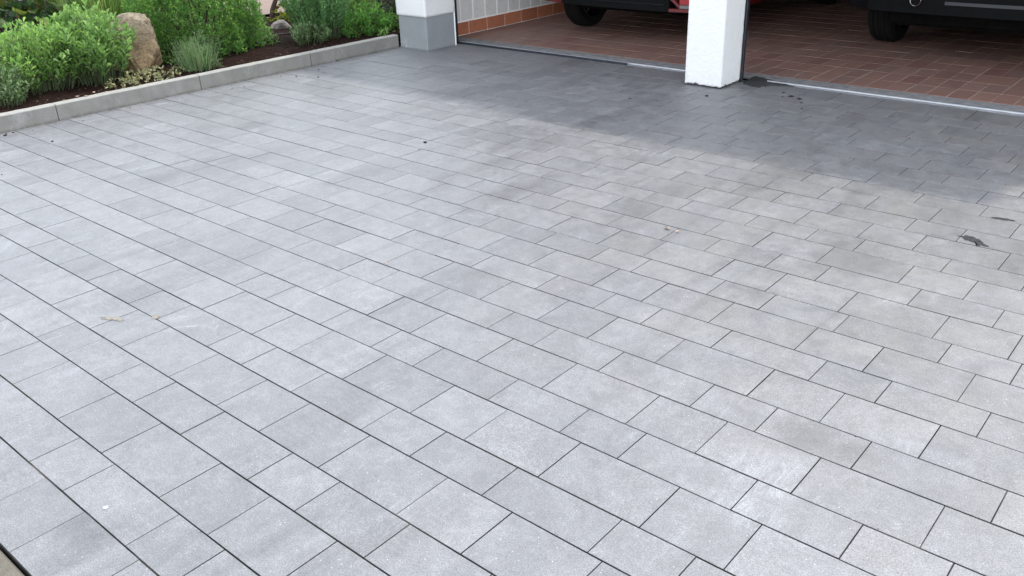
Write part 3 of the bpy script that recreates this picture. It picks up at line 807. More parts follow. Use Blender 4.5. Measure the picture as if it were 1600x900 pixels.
def make_car(kind, loc, label, paint, hw, zb, ax_r, ax_f, length, wr, ww, suv):
    root = empty("parked_car", loc, label, "car", "cars parked in the garage")
    H = 1.66 if suv else 1.47
    k = 1.12 if suv else 1.0
    out = [(.16, zb, 0), (.03, zb + .10, 0), (.0, zb + .28, 0), (.02, .72 * k, 0), (.10, .95 * k, 0), (.16, 1.0 * k, 0), (.42, H - .14, 0), (.62, H - .02, 0), (1.3, H, 0), (2.0, H - .03, 0), (2.45, H - .14, 0), (3.0, 1.05 * k, 0), (3.25, .97 * k, 0), (length - .35, .84 * k, 0), (length - .08, .70 * k, 0), (length, .52 * k, 0), (length - .03, .34, 0), (length - .18, zb - .05, 0)]
    ar = wr + .055
    out += arch_pts(ax_f, wr, ar, zb - .06)
    out += arch_pts(ax_r, wr, ar, zb - .06)
    body = car_body("body", out, hw, paint, root)
    # underbody between the wheels (keeps the arches from being see-through)
    bm = bmesh.new(); bm_box(bm, (-hw + .30, .30, .24), (hw - .30, length - .3, .62), .03)
    link("underbody", bm_mesh("underbody", bm), M['under'], root)
    for sx in (-1, 1):
        for ay in (ax_r, ax_f):
            wheel("wheel", (sx * (hw - ww / 2 - .025), ay, wr), wr, ww, sx, root)
    # glazing, lamps
    yr = lambda x: .13 * abs(x / hw) ** 3
    gz0, gz1 = 1.02 * k, H - .17
    bm = bmesh.new()
    q = [(-hw * .80, .150 + .1, gz0), (hw * .80, .150 + .1, gz0), (hw * .70, .40 + .03, gz1), (-hw * .70, .40 + .03, gz1)]
    n_ = Vector((0, -.8, .55)).normalized() * .012
    a = [bm.verts.new(Vector(p_) + n_ * 1.0 + Vector((0, -.085, 0))) for p_ in q]; b = [bm.verts.new(Vector(p_) + Vector((0, .12, 0))) for p_ in q]
    bm.faces.new(a); bm.faces.new(b)
    for i in range(4): bm.faces.new((a[i], a[(i + 1) % 4], b[(i + 1) % 4], b[i]))
    link("rear_window", bm_mesh("rear_window", bm), M['glass'], root)
    for sx in (-1, 1):
        for (ya, yb, yc, yd) in ((.62, 1.45, 1.42, .95), (1.52, 2.85, 2.25, 1.50)):
            z0_, z1_ = 1.0 * k, H - .13
            fx = lambda z: sx * (hw * (1 - .35 * (z - .95)) + .006)
            bm = bmesh.new()
            ps = [(fx(z0_), ya, z0_), (fx(z0_), yb, z0_), (fx(z1_), yc, z1_), (fx(z1_), yd, z1_)]
            a = [bm.verts.new(p_) for p_ in ps]; b = [bm.verts.new((p_[0] - sx * .03, p_[1], p_[2])) for p_ in ps]
            bm.faces.new(a); bm.faces.new(b)
            for i in range(4): bm.faces.new((a[i], a[(i + 1) % 4], b[(i + 1) % 4], b[i]))
            link("side_window", bm_mesh("side_window", bm), M['glass'], root)
        xs_ = lin(sx * hw * .62, sx * hw * .985, 6)
        strip("tail_lamp", lambda x: yr(x) - .012 + .04, xs_, lambda x: .74 * k, lambda x: .94 * k, .06, M['red_lens'], root)
    return root, yr
# red hatchback in the left bay
c1x, c1y = -4.80, 7.0
car1, yr = make_car('hatch', (c1x, c1y, 0), "red hatchback with black lower bumper parked in the left garage bay", M['red'], .885, .335, .66, 3.22, 4.05, .315, .205, False)
# black diffuser rising to the corners, framed by the red bumper
strip("diffuser", lambda x: .115 * abs(x / .885) ** 3 - .012, lin(-.60, .60, 14), lambda x: .318, lambda x: .52 - .0 * x, .12, M['black_plastic'], car1)
for sx in (-1, 1):
    xs_ = lin(sx * .62, sx * .80, 5)
    f_ = lambda x: .115 * abs(x / .885) ** 3 - .012
    strip("bumper_frame", f_, lin(sx * .60, sx * .86, 6), lambda x: .318, lambda x: .345, .05, M['red'], car1)
    strip("bumper_frame", f_, [sx * .60, sx * .70], lambda x: .345 + (.70 - abs(x)) * .85, lambda x: .375 + (.70 - abs(x)) * .85, .05, M['red'], car1)
    strip("silver_trim", lambda x: f_(x) - .004, lin(sx * .70, sx * .84, 5), lambda x: .350, lambda x: .378, .05, M['silver'], car1)
    strip("reflector", lambda x: f_(x) - .008, lin(sx * .70, sx * .83, 5), lambda x: .384, lambda x: .43, .05, M['red_lens'], car1)
strip("bumper_lip", lambda x: .115 * abs(x / .885) ** 3 - .020, lin(-.56, .56, 10), lambda x: .374, lambda x: .381, .04, M['black_paint'], car1)
# dark SUV in the right bay
car2, yr2 = make_car('suv', (-1.90, 7.45, 0), "black car with round chrome exhaust tip parked in the right garage bay", M['black_paint'], .94, .37, .90, 3.62, 4.55, .355, .245, True)
strip("bumper_strip", lambda x: .13 * abs(x / .94) ** 3 - .016, lin(-.12, .62, 8), lambda x: .468, lambda x: .492, .05, M['trim_grey'], car2)
strip("diffuser", lambda x: .13 * abs(x / .94) ** 3 - .010, lin(-.72, .72, 12), lambda x: .39, lambda x: .60, .14, M['black_plastic'], car2)
for sx in (-1,):
    bm = bmesh.new(); rings = []
    for k in range(20):
        a = 2 * math.pi * k / 20
        rings.append([bm.verts.new((sx * .333 + q * math.cos(a), y, .490 + q * math.sin(a))) for y, q in ((.10, .036), (-.035, .036), (-.040, .040), (-.035, .044), (.10, .044))])
    for k in range(20):
        A, B = rings[k], rings[(k + 1) % 20]
        for i in range(4): bm.faces.new((A[i], A[i + 1], B[i + 1], B[i]))
    link("exhaust_tip", bm_mesh("exhaust_tip", bm), M['chrome'], car2)
bm = bmesh.new()
bm_box(bm, (-.66, .70, .30), (.66, .84, .37), .02); bm_box(bm, (-.42, .55, .335), (-.25, .80, .40), .02)
link("suspension_arm", bm_mesh("suspension_arm", bm), M['rust'], car2)

# ------------------------------------------------------------------ rocks
def make_rock(name, loc, size, mat, seed, squash=1.0, taper=.35, rz=0):
    rr = random.Random(seed)
    bm = bmesh.new(); bmesh.ops.create_icosphere(bm, subdivisions=5, radius=1)
    planes = []
    for i in range(13):
        d = Vector((rr.gauss(0, 1), rr.gauss(0, 1), rr.gauss(0, .55))).normalized()
        planes.append((d, rr.uniform(.62, .9)))
    planes.append((Vector((.1, -.25, 1)).normalized(), .86))
    offs = [Vector((rr.uniform(0, 50), rr.uniform(0, 50), rr.uniform(0, 50))) for _ in range(3)]
    from mathutils import noise as NZ
    for v_ in bm.verts:
        p_ = v_.co.copy()
        q = (abs(p_.x) ** 3.2 + abs(p_.y) ** 3.2 + abs(p_.z) ** 3.2) ** (1 / 3.2)
        p_ /= q
        for d, q in planes:
            e = p_.dot(d) - q * 1.12
            if e > 0: p_ -= d * e * .95
        k_ = 1 - taper * max(0, p_.z + .2) - .30 * max(0, p_.z - .55)
        p_.x *= k_; p_.y *= k_
        w_ = NZ.noise(p_ * 1.3 + offs[0])
        st = (p_.z * 2.3 + w_ * 1.4 + p_.x * .5) % 1.0           # bedding ledges
        n_ = .055 * (st if st < .8 else (1 - st) * 4) - .03
        n_ += NZ.fractal(p_ * 2.2 + offs[0], 1, 2, 4) * .045
        n_ += NZ.fractal(p_ * 9 + offs[1], 1, 2, 4) * .022
        rdg = abs(NZ.noise(Vector((p_.x * 1.2, p_.y * 1.2, p_.z * 1.9)) + offs[2]))
        n_ -= max(0, .05 - rdg) * 2.0
        v_.co = p_ * (1 + n_)
    zmin = min(v_.co.z for v_ in bm.verts); zmax = max(v_.co.z for v_ in bm.verts)
    xm = max(abs(v_.co.x) for v_ in bm.verts); ym = max(abs(v_.co.y) for v_ in bm.verts)
    for v_ in bm.verts:
        v_.co.x *= size[0] / xm; v_.co.y *= size[1] / ym; v_.co.z = (v_.co.z - zmin) / (zmax - zmin) * size[2]
    o = link(name, bm_mesh(name, bm, True), mat)
    o.location = loc; o.rotation_euler = (0, 0, rz)
    return o
o = make_rock("boulder", (-7.165, 3.48, .03), (.215, .19, .55), M['rock'], 12, taper=.08, rz=R(40))
o.rotation_mode = 'QUATERNION'
from mathutils import Quaternion
o.rotation_quaternion = Quaternion((-.66, .75, 0), R(15)) @ Quaternion((0, 0, 1), R(40))
tag(o, "tall upright brown boulder standing in the garden bed beside the boxwood", "boulder")
o = make_rock("boulder", (-7.64, 5.34, .09), (.115, .09, .135), M['grey_rock'], 5, rz=R(20))
tag(o, "small grey brown stone at the foot of the forked shrub trunks", "boulder")

# ------------------------------------------------------------------ plants
def leaf_geo(w, kind='pointed', curl=.08, fold=.1):
    if kind == 'blade':
        v = [(-w / 2, 0, 0), (w / 2, 0, 0), (-w * .4, .5, curl * .3), (w * .4, .5, curl * .3), (0, 1, -curl)]
        f = [(0, 1, 3), (0, 3, 2), (2, 3, 4)]
    elif kind == 'round':
        v = [(0, 0, 0), (-w * .38, .22, fold * .6), (w * .38, .22, fold * .6), (-w * .5, .55, fold), (w * .5, .55, fold), (-w * .36, .85, fold * .4 - curl), (w * .36, .85, fold * .4 - curl), (0, 1, -curl * 1.6), (0, .5, 0)]
        f = [(8, 1, 0), (8, 0, 2), (8, 3, 1), (8, 2, 4), (8, 5, 3), (8, 4, 6), (8, 7, 5), (8, 6, 7)]
    elif kind == 'spat':
        v = [(0, 0, 0), (-w * .22, .35, fold * .6), (w * .22, .35, fold * .6), (-w * .5, .72, fold), (w * .5, .72, fold), (-w * .3, .95, fold * .5 - curl), (w * .3, .95, fold * .5 - curl), (0, 1, -curl), (0, .68, 0)]
        f = [(8, 1, 0), (8, 0, 2), (8, 3, 1), (8, 2, 4), (8, 5, 3), (8, 4, 6), (8, 7, 5), (8, 6, 7)]
    else:
        v = [(0, 0, 0), (-w / 2, .42, fold), (w / 2, .42, fold), (0, .45, 0), (0, 1, -curl)]
        f = [(0, 3, 1), (0, 2, 3), (1, 3, 4), (3, 2, 4)]
    return np.array(v, float), np.array([q if len(q) == 3 else q for q in f], int)
def frames(d, up):
    d = d / np.linalg.norm(d, axis=1, keepdims=True)
    x = np.cross(d, up); ln = np.linalg.norm(x, axis=1, keepdims=True)
    x = np.where(ln < 1e-4, np.array([[1., 0, 0]]), x / np.maximum(ln, 1e-6))
    z = np.cross(x, d)
    return x, d, z
def leaves_mesh(name, P, D, S, geo, roll=.5, up=None):
    lv, lf = geo
    n = len(P)
    U = np.tile(np.array([[0, 0, 1.]]), (n, 1)) if up is None else up
    U = U + rng.normal(0, roll, (n, 3))
    x, y, z = frames(D, U)
    S = np.asarray(S).reshape(n, 1, 1)
    W = P[:, None, :] + S * (lv[None, :, 0:1] * x[:, None] + lv[None, :, 1:2] * y[:, None] + lv[None, :, 2:3] * z[:, None])
    verts = W.reshape(-1, 3)
    m = len(lv)
    faces = (lf[None] + (np.arange(n) * m)[:, None, None]).reshape(-1, 3)
    me = bpy.data.meshes.new(name)
    me.vertices.add(len(verts)); me.vertices.foreach_set("co", verts.ravel())
    me.loops.add(len(faces) * 3); me.loops.foreach_set("vertex_index", faces.ravel().astype(np.int32))
    me.polygons.add(len(faces))
    me.polygons.foreach_set("loop_start", np.arange(0, len(faces) * 3, 3, dtype=np.int32))
    me.polygons.foreach_set("loop_total", np.full(len(faces), 3, dtype=np.int32))
    me.update(calc_edges=True); me.validate()
    me.polygons.foreach_set("use_smooth", [True] * len(faces))
    return me
def leaf_objects(root, P, D, S, geo, mat, limit=300, roll=.4):
    """the leaves nearest the camera as objects of their own, the rest as one part"""
    lv, lf = geo
    loc = Vector(root.location)
    dist = np.linalg.norm(P + np.array(loc) - np.array([0, 0, CAM_H]), axis=1)
    order = np.argsort(dist)
    me = mesh("leaf", lv, lf, True); me.materials.append(mat)
    for i in order[:limit]:
        d = Vector(D[i]).normalized(); u = Vector((rng.normal(0, roll), rng.normal(0, roll), 1))
        x = d.cross(u).normalized(); z = x.cross(d)
        m = Matrix((x, d, z)).transposed().to_4x4()
        o = link("leaf", me, None, root)
        s = float(S[i])
        o.matrix_local = Matrix.Translation(Vector(P[i])) @ m @ Matrix.Scale(s, 4)
    rest = order[limit:]
    if len(rest):
        o = link("leaf", leaves_mesh("leaf_rest", P[rest], D[rest], np.asarray(S)[rest], geo, roll), mat, root)
        tag(o, kind="stuff")
def tubes(name, paths, mat, root, sides=5):
    V, F = [], []
    for path in paths:
        pts = [Vector(p_[:3]) for p_ in path]; rad = [p_[3] for p_ in path]
        b0 = len(V)
        for i, p_ in enumerate(pts):
            t = (pts[min(i + 1, len(pts) - 1)] - pts[max(i - 1, 0)]).normalized()
            x = t.cross(Vector((.31, .87, .2))).normalized(); y = t.cross(x)
            for k in range(sides):
                a = 2 * math.pi * k / sides
                V.append(p_ + (x * math.cos(a) + y * math.sin(a)) * rad[i])
        for i in range(len(pts) - 1):
            for k in range(sides):
                k2 = (k + 1) % sides
                F.append((b0 + i * sides + k, b0 + i * sides + k2, b0 + (i + 1) * sides + k2, b0 + (i + 1) * sides + k))
    return link(name, mesh(name, V, F, True), mat, root)

def bush(name, loc, rad, label, cat, mat, n_tips, leaf, lsize, per=7, lump=.18, base=.0, spread=.045, twig=True, seed=0, shell=.45, updir=.5):
    """lumpy crown: twig tips through the outer shell, each with a tuft of leaves"""
    rg = np.random.default_rng(seed + 11)
    root = empty(name, loc, label, cat)
    d = rg.normal(0, 1, (n_tips, 3)); d[:, 2] = np.abs(d[:, 2]) * .95 - .18
    d /= np.linalg.norm(d, axis=1, keepdims=True)
    ph = rg.uniform(0, 6.28, 9)
    lum = 1 + lump * (np.sin(d[:, 0] * 4.1 + ph[0]) * np.cos(d[:, 1] * 3.7 + ph[1]) + .6 * np.sin(d[:, 2] * 7 + d[:, 0] * 6 + ph[2]) + .4 * np.cos(d[:, 1] * 11 + d[:, 2] * 9 + ph[3]))
    rr = 1 - shell * rg.random(n_tips) ** 1.7
    R_ = np.array(rad)
    tips = d * lum[:, None] * rr[:, None] * R_
    tips[:, 2] += base
    tips = tips[tips[:, 2] > .005]
    dd = tips - np.array([0, 0, base * .5]); dd /= np.linalg.norm(dd, axis=1, keepdims=True)
    dd = dd + np.array([0, 0, updir]); dd /= np.linalg.norm(dd, axis=1, keepdims=True)
    n = len(tips)
    P = np.repeat(tips, per, 0) - np.repeat(dd, per, 0) * (rg.random((n * per, 1)) * spread * 1.5) + rg.normal(0, spread * .28, (n * per, 3))
    D = np.repeat(dd, per, 0) * .7 + rg.normal(0, .62, (n * per, 3))
    S = lsize * rg.uniform(.65, 1.25, n * per)
    o = link("foliage", leaves_mesh("foliage", P, D, S, leaf, .35), mat, root); tag(o, kind="stuff")
    if twig:
        paths = []
        for i in rg.choice(n, min(n, 60), replace=False):
            t = Vector(tips[i]); m_ = t * .5 + Vector(rg.normal(0, .03, 3)); m_.z = max(m_.z, .02)
            paths.append([(t.x * .05, t.y * .05, -.02, .008), (m_.x, m_.y, m_.z, .005), (t.x, t.y, t.z, .002)])
        o = tubes("twig", paths, M['bark'], root, 4); tag(o, kind="stuff")
    return root
def perennial(name, loc, rad, height, n_st, label, cat, mat, leaf, lsize, per, seed, lean=.5, as_objects=0, tip=3, jit=.12, group=None):
    """many stems fanning from a base, leaves up the stems and a rosette on each tip"""
    rg = np.random.default_rng(seed)
    root = empty(name, loc, label, cat, group)
    P, D, S, paths = [], [], [], []
    for i in range(n_st):
        a = rg.uniform(0, 6.283); q = math.sqrt(rg.random())
        bx, by = rad[0] * q * .55 * math.cos(a), rad[1] * q * .55 * math.sin(a)
        tx, ty = rad[0] * q * math.cos(a), rad[1] * q * math.sin(a)
        h = height * (1 - .45 * q ** 2.2) * rg.uniform(.82, 1.08)
        p0 = Vector((bx, by, -.01)); p2 = Vector((tx, ty, h)); p1 = (p0 * .5 + p2 * .5) + Vector((-(tx - bx) * .12, -(ty - by) * .12, h * .08))
        path = []
        for k in range(5):
            t = k / 4; p_ = p0.lerp(p1, t).lerp(p1.lerp(p2, t), t); path.append((p_.x, p_.y, p_.z, .0020 * (1 - .6 * t) + .0004))
        paths.append(path)
        for k in range(per):
            t = .24 + .76 * (k + rg.random() * .6) / per
            p_ = p0.lerp(p1, t).lerp(p1.lerp(p2, t), t)
            ax = (p1.lerp(p2, t) - p0.lerp(p1, t)).normalized()
            b = k * 2.4 + rg.uniform(-.5, .5)
            side = Vector((math.cos(b), math.sin(b), 0))
            dr = ax * rg.uniform(.35, .95) + side * rg.uniform(.5, .95) + Vector((0, 0, rg.uniform(-.15, .3)))
            P.append(p_); D.append(dr); S.append(lsize * rg.uniform(.7, 1.15) * (1.1 - .35 * t))
        for k in range(tip):
            b = k * 6.283 / tip + rg.random()
            dr = Vector((math.cos(b) * .55, math.sin(b) * .55, 1.0)); P.append(p2 + Vector(rg.normal(0, .004, 3))); D.append(dr); S.append(lsize * rg.uniform(.5, .85))
    P = np.array([tuple(p_) for p_ in P]); D = np.array([tuple(p_) for p_ in D]); S = np.array(S)
    P[:, 2] = np.maximum(P[:, 2], .012)
    if as_objects: leaf_objects(root, P, D, S, leaf, mat, as_objects)
    else:
        o = link("foliage", leaves_mesh("foliage", P, D, S, leaf, .4), mat, root); tag(o, kind="stuff")
    o = tubes("stem", paths, M['stem'], root, 4); tag(o, kind="stuff")
    return root
def blades(name, loc, rad, length, n, label, cat, mat, w, seed, arch=.5, spread=.6, stuff='blade'):
    rg = np.random.default_rng(seed)
    root = empty(name, loc, label, cat)
    V, F = [], []
    for i in range(n):
        a = rg.uniform(0, 6.283); q = math.sqrt(rg.random())
        p0 = np.array([rad * .5 * q * math.cos(a), rad * .5 * q * math.sin(a), -.01])
        out = np.array([math.cos(a), math.sin(a), 0]) * spread * q + np.append(rg.normal(0, .12, 2), 0)
        L = length * rg.uniform(.6, 1.1)
        side = np.array([-math.sin(a + rg.normal(0, .8)), math.cos(a + rg.normal(0, .8)), 0]) * w * .5 * rg.uniform(.7, 1.2)
        b0 = len(V); ar = arch * rg.uniform(.3, 1.2)
        for k in range(5):
            t = k / 4
            p_ = p0 + out * L * (t * .7 + ar * t * t) + np.array([0, 0, 1]) * L * (t - ar * .45 * t * t)
            ww = (1 - t) ** .6
            V += [tuple(p_ - side * ww), tuple(p_ + side * ww)]
        for k in range(4): F.append((b0 + 2 * k, b0 + 2 * k + 1, b0 + 2 * k + 3, b0 + 2 * k + 2))
    o = link(stuff, mesh(stuff, V, F, True), mat, root); tag(o, kind="stuff")
    return root

SZ = lambda x, y: soil_z(x, y)
L_P = leaf_geo(.36, 'pointed', .10, .07); L_R = leaf_geo(.62, 'round', .08, .08); L_N = leaf_geo(.22, 'pointed', .12, .05)
L_S = leaf_geo(.5, 'round', .04, .05); L_H = leaf_geo(.85, 'round', .12, .10); L_OB = leaf_geo(.36, 'spat', .06, .08); L_W = leaf_geo(.55, 'pointed', .06, .06)

# light green perennials at the left end
perennial("perennial_plant", (-7.06, 2.72, .10), (.40, .44), .47, 190, "big clump of light green leafy stems at the left end of the bed", "perennial", M['leaf_light'], L_OB, .064, 15, 3, as_objects=300)
perennial("perennial_plant", (-7.00, 3.12, .10), (.34, .36), .54, 150, "bright green broad leaved clump just left of the tall brown boulder", "perennial", M['leaf_broad'], L_OB, .078, 14, 4, as_objects=300)
perennial("perennial_plant", (-6.80, 2.34, .10), (.22, .24), .27, 90, "low grey green fleshy leaved plant by the kerb at the left edge", "perennial", M['leaf_sedum'], L_S, .034, 12, 5)
# vine like shrub with big leaves, back left
def leafy_shrub():
    root = empty("leafy_shrub", (-9.75, 3.55, SZ(-9.75, 3.55) - .02), "dark shrub with large dull leaves behind the light green clump", "shrub")
    rg = np.random.default_rng(8)
    n = 1500
    d = rg.normal(0, 1, (n, 3)); d[:, 2] = np.abs(d[:, 2]) - .05; d /= np.linalg.norm(d, axis=1, keepdims=True)
    rr = 1 - .4 * rg.random(n) ** 1.5
    P = d * rr[:, None] * np.array([.85, .95, 1.05]) + np.array([0, 0, .08])
    D = d * .6 + rg.normal(0, .5, (n, 3)) + np.array([0, 0, -.35])
    leaf_objects(root, P, D, rg.uniform(.07, .13, n), L_H, M['leaf_hyd'], 300, .5)
    paths = [[(0, 0, -.02, .008), (p_[0] * .4, p_[1] * .4, p_[2] * .55, .005), (p_[0] * .8, p_[1] * .8, p_[2] * .8, .002)] for p_ in P[rg.choice(n, 14, replace=False)]]
    tag(tubes("stem", paths, M['bark'], root, 5), kind="stuff")
leafy_shrub()
bush("conifer_shrub", (-9.9, 4.55, .12), (.55, .5, .85), "dark brownish evergreen shrub between the big leaved shrub and the long grass", "shrub", M['leaf_dark'], 900, L_N, .045, 9, .15, .05, .05, seed=2)
blades("grass_clump", (-8.85, 4.15, SZ(-8.85, 4.15)), .55, .62, 900, "tall clump of long thin grass behind the brown boulder", "grass", M['grass'], .010, 5, .55, .55)
# boxwood
bush("boxwood_shrub", (-7.42, 4.30, .10), (.56, .66, 1.02), "large dense green boxwood bush to the right of the brown boulder", "boxwood", M['leaf_box'], 6200, L_W, .025, 10, .14, .04, .026, seed=4, shell=.42)
# lavender in front of it
lav = blades("lavender_plant", (-6.70, 3.83, .10), .24, .27, 260, "grey green lavender clump in front of the boxwood by the kerb", "lavender", M['leaf_lav'], .006, 9, .12, .5)
lrg = np.random.default_rng(31)
nl = 1500
dq = lrg.normal(0, 1, (nl, 3)); dq[:, 2] = np.abs(dq[:, 2]); dq /= np.linalg.norm(dq, axis=1, keepdims=True)
P_ = dq * (.35 + .65 * lrg.random((nl, 1)) ** .6) * np.array([.17, .20, .27]) * (1 + .15 * np.sin(dq[:, 0:1] * 5 + dq[:, 1:2] * 4))
o = link("foliage", leaves_mesh("foliage", P_, dq * .5 + np.array([0, 0, .5]) + lrg.normal(0, .4, (nl, 3)), lrg.uniform(.025, .05, nl), leaf_geo(.13, 'pointed', .1, .02), .5), M['leaf_lav'], lav); tag(o, kind="stuff")
# pale ground cover at the boulder's foot
bush("ground_cover_plant", (-6.66, 3.34, .10), (.16, .30, .09), "small pale cream and green ground cover at the foot of the brown boulder", "ground cover", M['leaf_pale'], 120, L_S, .026, 5, .2, .01, .02, twig=False, seed=6)
# forked shrub trunks with pale leaves behind
tr = empty("small_tree", (-8.22, 5.62, .12), "small tree with bare forked brown trunks in front of the pinkish path", "tree")
trunks = [[(0, 0, -.05, .030), (.02, .03, .12, .026), (.10, .13, .38, .022), (.10, .18, .75, .018), (.05, .2, 1.3, .012)],
          [(.02, .03, .10, .018), (.14, .20, .26, .013), (.28, .38, .46, .011), (.40, .52, .8, .008), (.5, .6, 1.2, .005)],
          [(-.10, -.12, -.05, .024), (-.12, -.10, .25, .021), (-.12, -.06, .6, .018), (-.16, -.05, 1.2, .01)]]
for t_ in trunks: tubes("trunk", [t_], M['bark'], tr, 8)
rg = np.random.default_rng(12)
nl = 1500
dq = rg.normal(0, 1, (nl, 3)); dq /= np.linalg.norm(dq, axis=1, keepdims=True)
P_ = dq * (.55 + .45 * rg.random((nl, 1))) * np.array([.75, .75, .5]) + np.array([.05, .15, 1.45])
o = link("crown", leaves_mesh("crown", P_, dq + rg.normal(0, .6, (nl, 3)), rg.uniform(.04, .07, nl), L_P, .5), M['leaf_mid'], tr); tag(o, kind="stuff")
bush("ground_cover_plant", (-7.95, 5.72, .10), (.22, .30, .20), "yellow green low plant behind the small grey stone", "ground cover", M['leaf_yellow'], 150, L_S, .040, 6, .2, .02, .03, twig=False, seed=7)
# blue green bush, fresh green bushes, dark shrub near the pillar
perennial("blue_green_shrub", (-6.97, 5.30, .10), (.29, .36), .70, 240, "blue green bushy plant with pale lower leaves between trunks and garage pillar", "shrub", M['leaf_blue'], L_N, .072, 22, 15, tip=6)
perennial("perennial_plant", (-6.80, 5.02, .10), (.17, .24), .18, 36, "pale green low leaves spilling below the blue green bush to the kerb", "perennial", M['leaf_sedum'], L_OB, .055, 7, 16)
bush("green_shrub", (-6.80, 5.78, .10), (.20, .34, .25), "low fresh green bush beside the grey plinth of the left pillar", "shrub", M['leaf_mid'], 420, L_P, .040, 8, .18, .02, .04, seed=17)
bush("yellow_green_shrub", (-7.30, 5.95, .10), (.25, .30, .50), "yellow green upright bush behind the blue green bush", "shrub", M['leaf_light'], 420, L_S, .036, 8, .2, .04, .04, seed=18)
bush("dark_shrub", (-7.35, 6.75, .10), (.50, .55, .85), "dark evergreen shrub against the left side of the garage", "shrub", M['leaf_dark'], 1100, L_P, .042, 8, .18, .05, .05, seed=19)
bush("weed_plant", (-6.50, 5.70, .115), (.045, .06, .06), "tiny pale weed at the kerb end by the grey plinth", "weed", M['leaf_light'], 16, L_N, .045, 4, .1, .0, .01, twig=False, seed=20)
# background hedge masses beyond the path
bush("hedge_shrub", (-11.1, 4.9, .12), (1.0, 1.5, 1.3), "broad dark hedge bush at the far end of the garden", "hedge", M['leaf_dark'], 1500, L_P, .06, 7, .15, .1, .06, seed=22)
bush("hedge_shrub", (-9.6, 8.6, .12), (1.2, 1.0, 1.3), "dense green hedge bush behind the low brown timber board", "hedge", M['leaf_mid'], 1500, L_P, .055, 7, .15, .1, .06, seed=23)
# black drip hose
bm_paths = [[(-7.55, 4.88, .125, .007), (-7.46, 5.02, .130, .007), (-7.36, 5.18, .132, .007), (-7.26, 5.36, .130, .007), (-7.20, 5.6, .12, .007)]]
hz = tubes("garden_hose", bm_paths, M['hose'], None, 8)
tag(hz, "thin black hose lying on the soil below the small grey stone", "hose")

# ------------------------------------------------------------------ litter and marks
def bit(name, x, y, z, s, mat, seed, flat=.5):
    rr = random.Random(seed)
    bm = bmesh.new(); bmesh.ops.create_icosphere(bm, subdivisions=1, radius=s)
    for v_ in bm.verts:
        v_.co *= rr.uniform(.65, 1.25); v_.co.z *= flat
    o = link(name, bm_mesh(name, bm), mat); o.location = (x, y, z + s * flat * .5); o.rotation_euler = (0, 0, rr.uniform(0, 6))
    return o
crumbs = [(-6.361, 2.128, .013), (-6.406, 2.154, .007), (-6.39, 2.195, .009), (-5.934, 2.255, .010), (-6.288, 2.63, .006), (-5.463, 1.751, .005), (-6.265, 3.834, .007), (-6.219, 3.917, .007), (-6.40, 5.012, .010), (-5.99, 4.476, .012), (-6.171, 4.391, .008), (-6.236, 4.677, .009), (-6.30, 4.33, .006), (-6.33, 2.3, .005), (-6.36, 3.02, .006), (-3.866, 3.633, .014), (-3.787, 3.507, .006)]
for i, (x, y, s) in enumerate(crumbs):
    o = bit("soil_crumb", x, y, 0, s, M['soilbit'], i)
    lab = "small dark soil crumb lying on the paving by the kerb" if x < -5 else ("dark crumb on the sunlit paving below the open left bay" if s > .01 else "tiny dark speck on the sunlit paving below the left bay")
    tag(o, lab, "soil crumb", "soil crumbs on the paving by the kerb" if x < -5 else None)
for i, (x, y, s) in enumerate([(-3.437, 5.269, .012), (-3.021, 5.63, .016), (-2.614, 6.01, .016), (-2.521, 5.932, .022), (-2.442, 5.894, .022), (-2.387, 5.80, .014), (-2.319, 5.656, .010), (-2.57, 5.90, .010)]):
    o = bit("dirt_clod", x, y, 0, s, M['soilbit'], 40 + i, .3)
    tag(o, "flat dark dirt clod on the shaded paving in front of the middle pillar", "dirt clod", "dirt clods near the middle pillar")
rr = random.Random(5)
k = 0
V, F = [], []
for i in range(110):
    y = rr.uniform(2.0, 5.6); d = abs(rr.gauss(.0, .18)) + .088
    x = kerb_x(y) - d; z = SZ(x, y) + .003; q = rr.uniform(.003, .008); a = rr.uniform(0, 6.28); n = len(V)
    for (u, w_, h) in ((-1, -.4, 0), (1, -.4, .2), (1, .4, .3), (-1, .4, .1), (0, 0, .7)):
        V.append((x + q * (u * math.cos(a) - w_ * math.sin(a)), y + q * (u * math.sin(a) + w_ * math.cos(a)), z + q * h))
    F += [(n, n + 1, n + 4), (n + 1, n + 2, n + 4), (n + 2, n + 3, n + 4), (n + 3, n, n + 4)]
o = link("wood_chips", mesh("wood_chips", V, F), M['chip'])
tag(o, "scattered pale wood chips on the dark garden soil", "wood chips", None, "stuff")
for i, (x, y, z) in enumerate([(-6.497, 2.62, .119), (-6.495, 2.78, .119), (-6.49, 2.93, .119), (-6.545, 2.74, .118), (-6.56, 2.87, .120)]):
    o = bit("dry_petal", x, y, z, .013, M['dry'], 200 + i, .35)
    tag(o, "dry pinkish petal on or behind the kerb in front of the green clumps", "dry petal", "dry petals along the kerb")
V, F = [], []
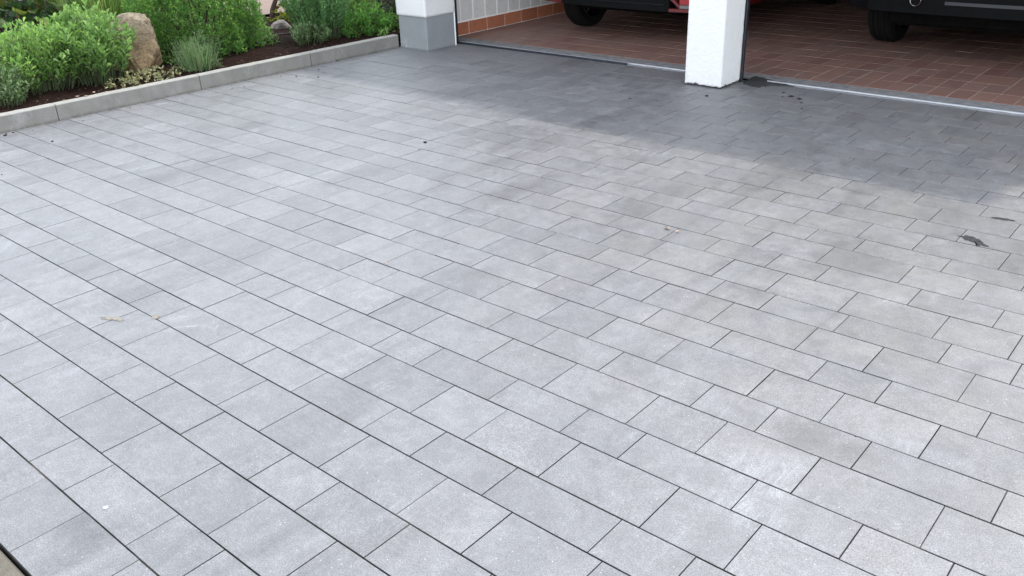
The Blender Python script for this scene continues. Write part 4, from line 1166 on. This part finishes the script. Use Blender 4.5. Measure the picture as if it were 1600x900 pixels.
for i in range(520):
    if i % 3 == 0: x, y = rr.uniform(-6.0, -.9), 6.215 - abs(rr.gauss(0, .05))
    elif i % 3 == 1:
        y = rr.uniform(2.0, 5.7); x = kerb_x(y) + abs(rr.gauss(0, .08)) + .004
    else:
        y = rr.choice(VB[2:28]) + rr.gauss(0, .004); x = rr.uniform(-6.2, -.3)
    q = rr.uniform(.0012, .0032); n = len(V)
    V += [(x - q, y - q * .6, .0005), (x + q, y - q * .5, .0005), (x, y + q, .0005), (x, y, q * 1.3)]
    F += [(n, n + 1, n + 3), (n + 1, n + 2, n + 3), (n + 2, n, n + 3)]
o = link("grit", mesh("grit", V, F), M['grit'])
tag(o, "fine dark and sandy grit along the kerb, joints and garage threshold", "grit", None, "stuff")
o = blob("tar_spot", [(-.853, 3.945), (-.825, 3.985), (-.79, 3.985), (-.74, 3.945), (-.715, 3.905), (-.75, 3.895), (-.78, 3.925)], .0012, .0008, M['tar'], 3, .006, 5)
tag(o, "larger ragged black tar spot on the paving at the right", "tar spot")
o = blob("tar_spot", [(-.80, 4.268), (-.775, 4.292), (-.72, 4.292), (-.69, 4.285), (-.74, 4.272)], .0012, .0008, M['tar'], 4, .003, 4)
tag(o, "thin black tar streak above the larger spot on the right paving", "tar spot")
o = blob("sand_crust", [(-3.20, 1.225), (-3.165, 1.245), (-3.12, 1.268), (-3.10, 1.262), (-3.14, 1.238), (-3.185, 1.215)], .0012, .0008, M['yellow_scrape'], 6, .004, 3)
tag(o, "beige chipped sandy mark along a joint at the left", "sand mark")
o = blob("sand_crust", [(-3.05, 1.352), (-3.03, 1.372), (-3.005, 1.352), (-3.02, 1.338)], .0012, .0008, M['yellow_scrape'], 7, .004, 3)
tag(o, "small yellowish crust on the joint right of the beige chipped mark", "sand mark")
o = bit("pebble", -2.081, .678, 0, .008, M['white_pebble'], 77); tag(o, "small whitish pebble on the paving at the lower left", "pebble")
def dry_leaf(x, y, s, rz, label):
    me = mesh("dry_leaf", *[t_.tolist() for t_ in leaf_geo(.5, 'round', .05, .16)], True)
    o = link("dry_leaf", me, M['dry']); o.location = (x, y, .006); o.scale = (s, s, s); o.rotation_euler = (.1, .2, rz)
    tag(o, label, "dry leaf")
dry_leaf(-1.90, 3.275, .034, 1.2, "dry brown leaf lying on a joint in the middle right of the paving")
dry_leaf(-1.865, 3.262, .024, -.6, "pale curled leaf scrap touching the dry brown leaf")
dry_leaf(-2.665, 2.221, .018, .4, "tiny pale leaf scrap on a joint near the centre of the paving")
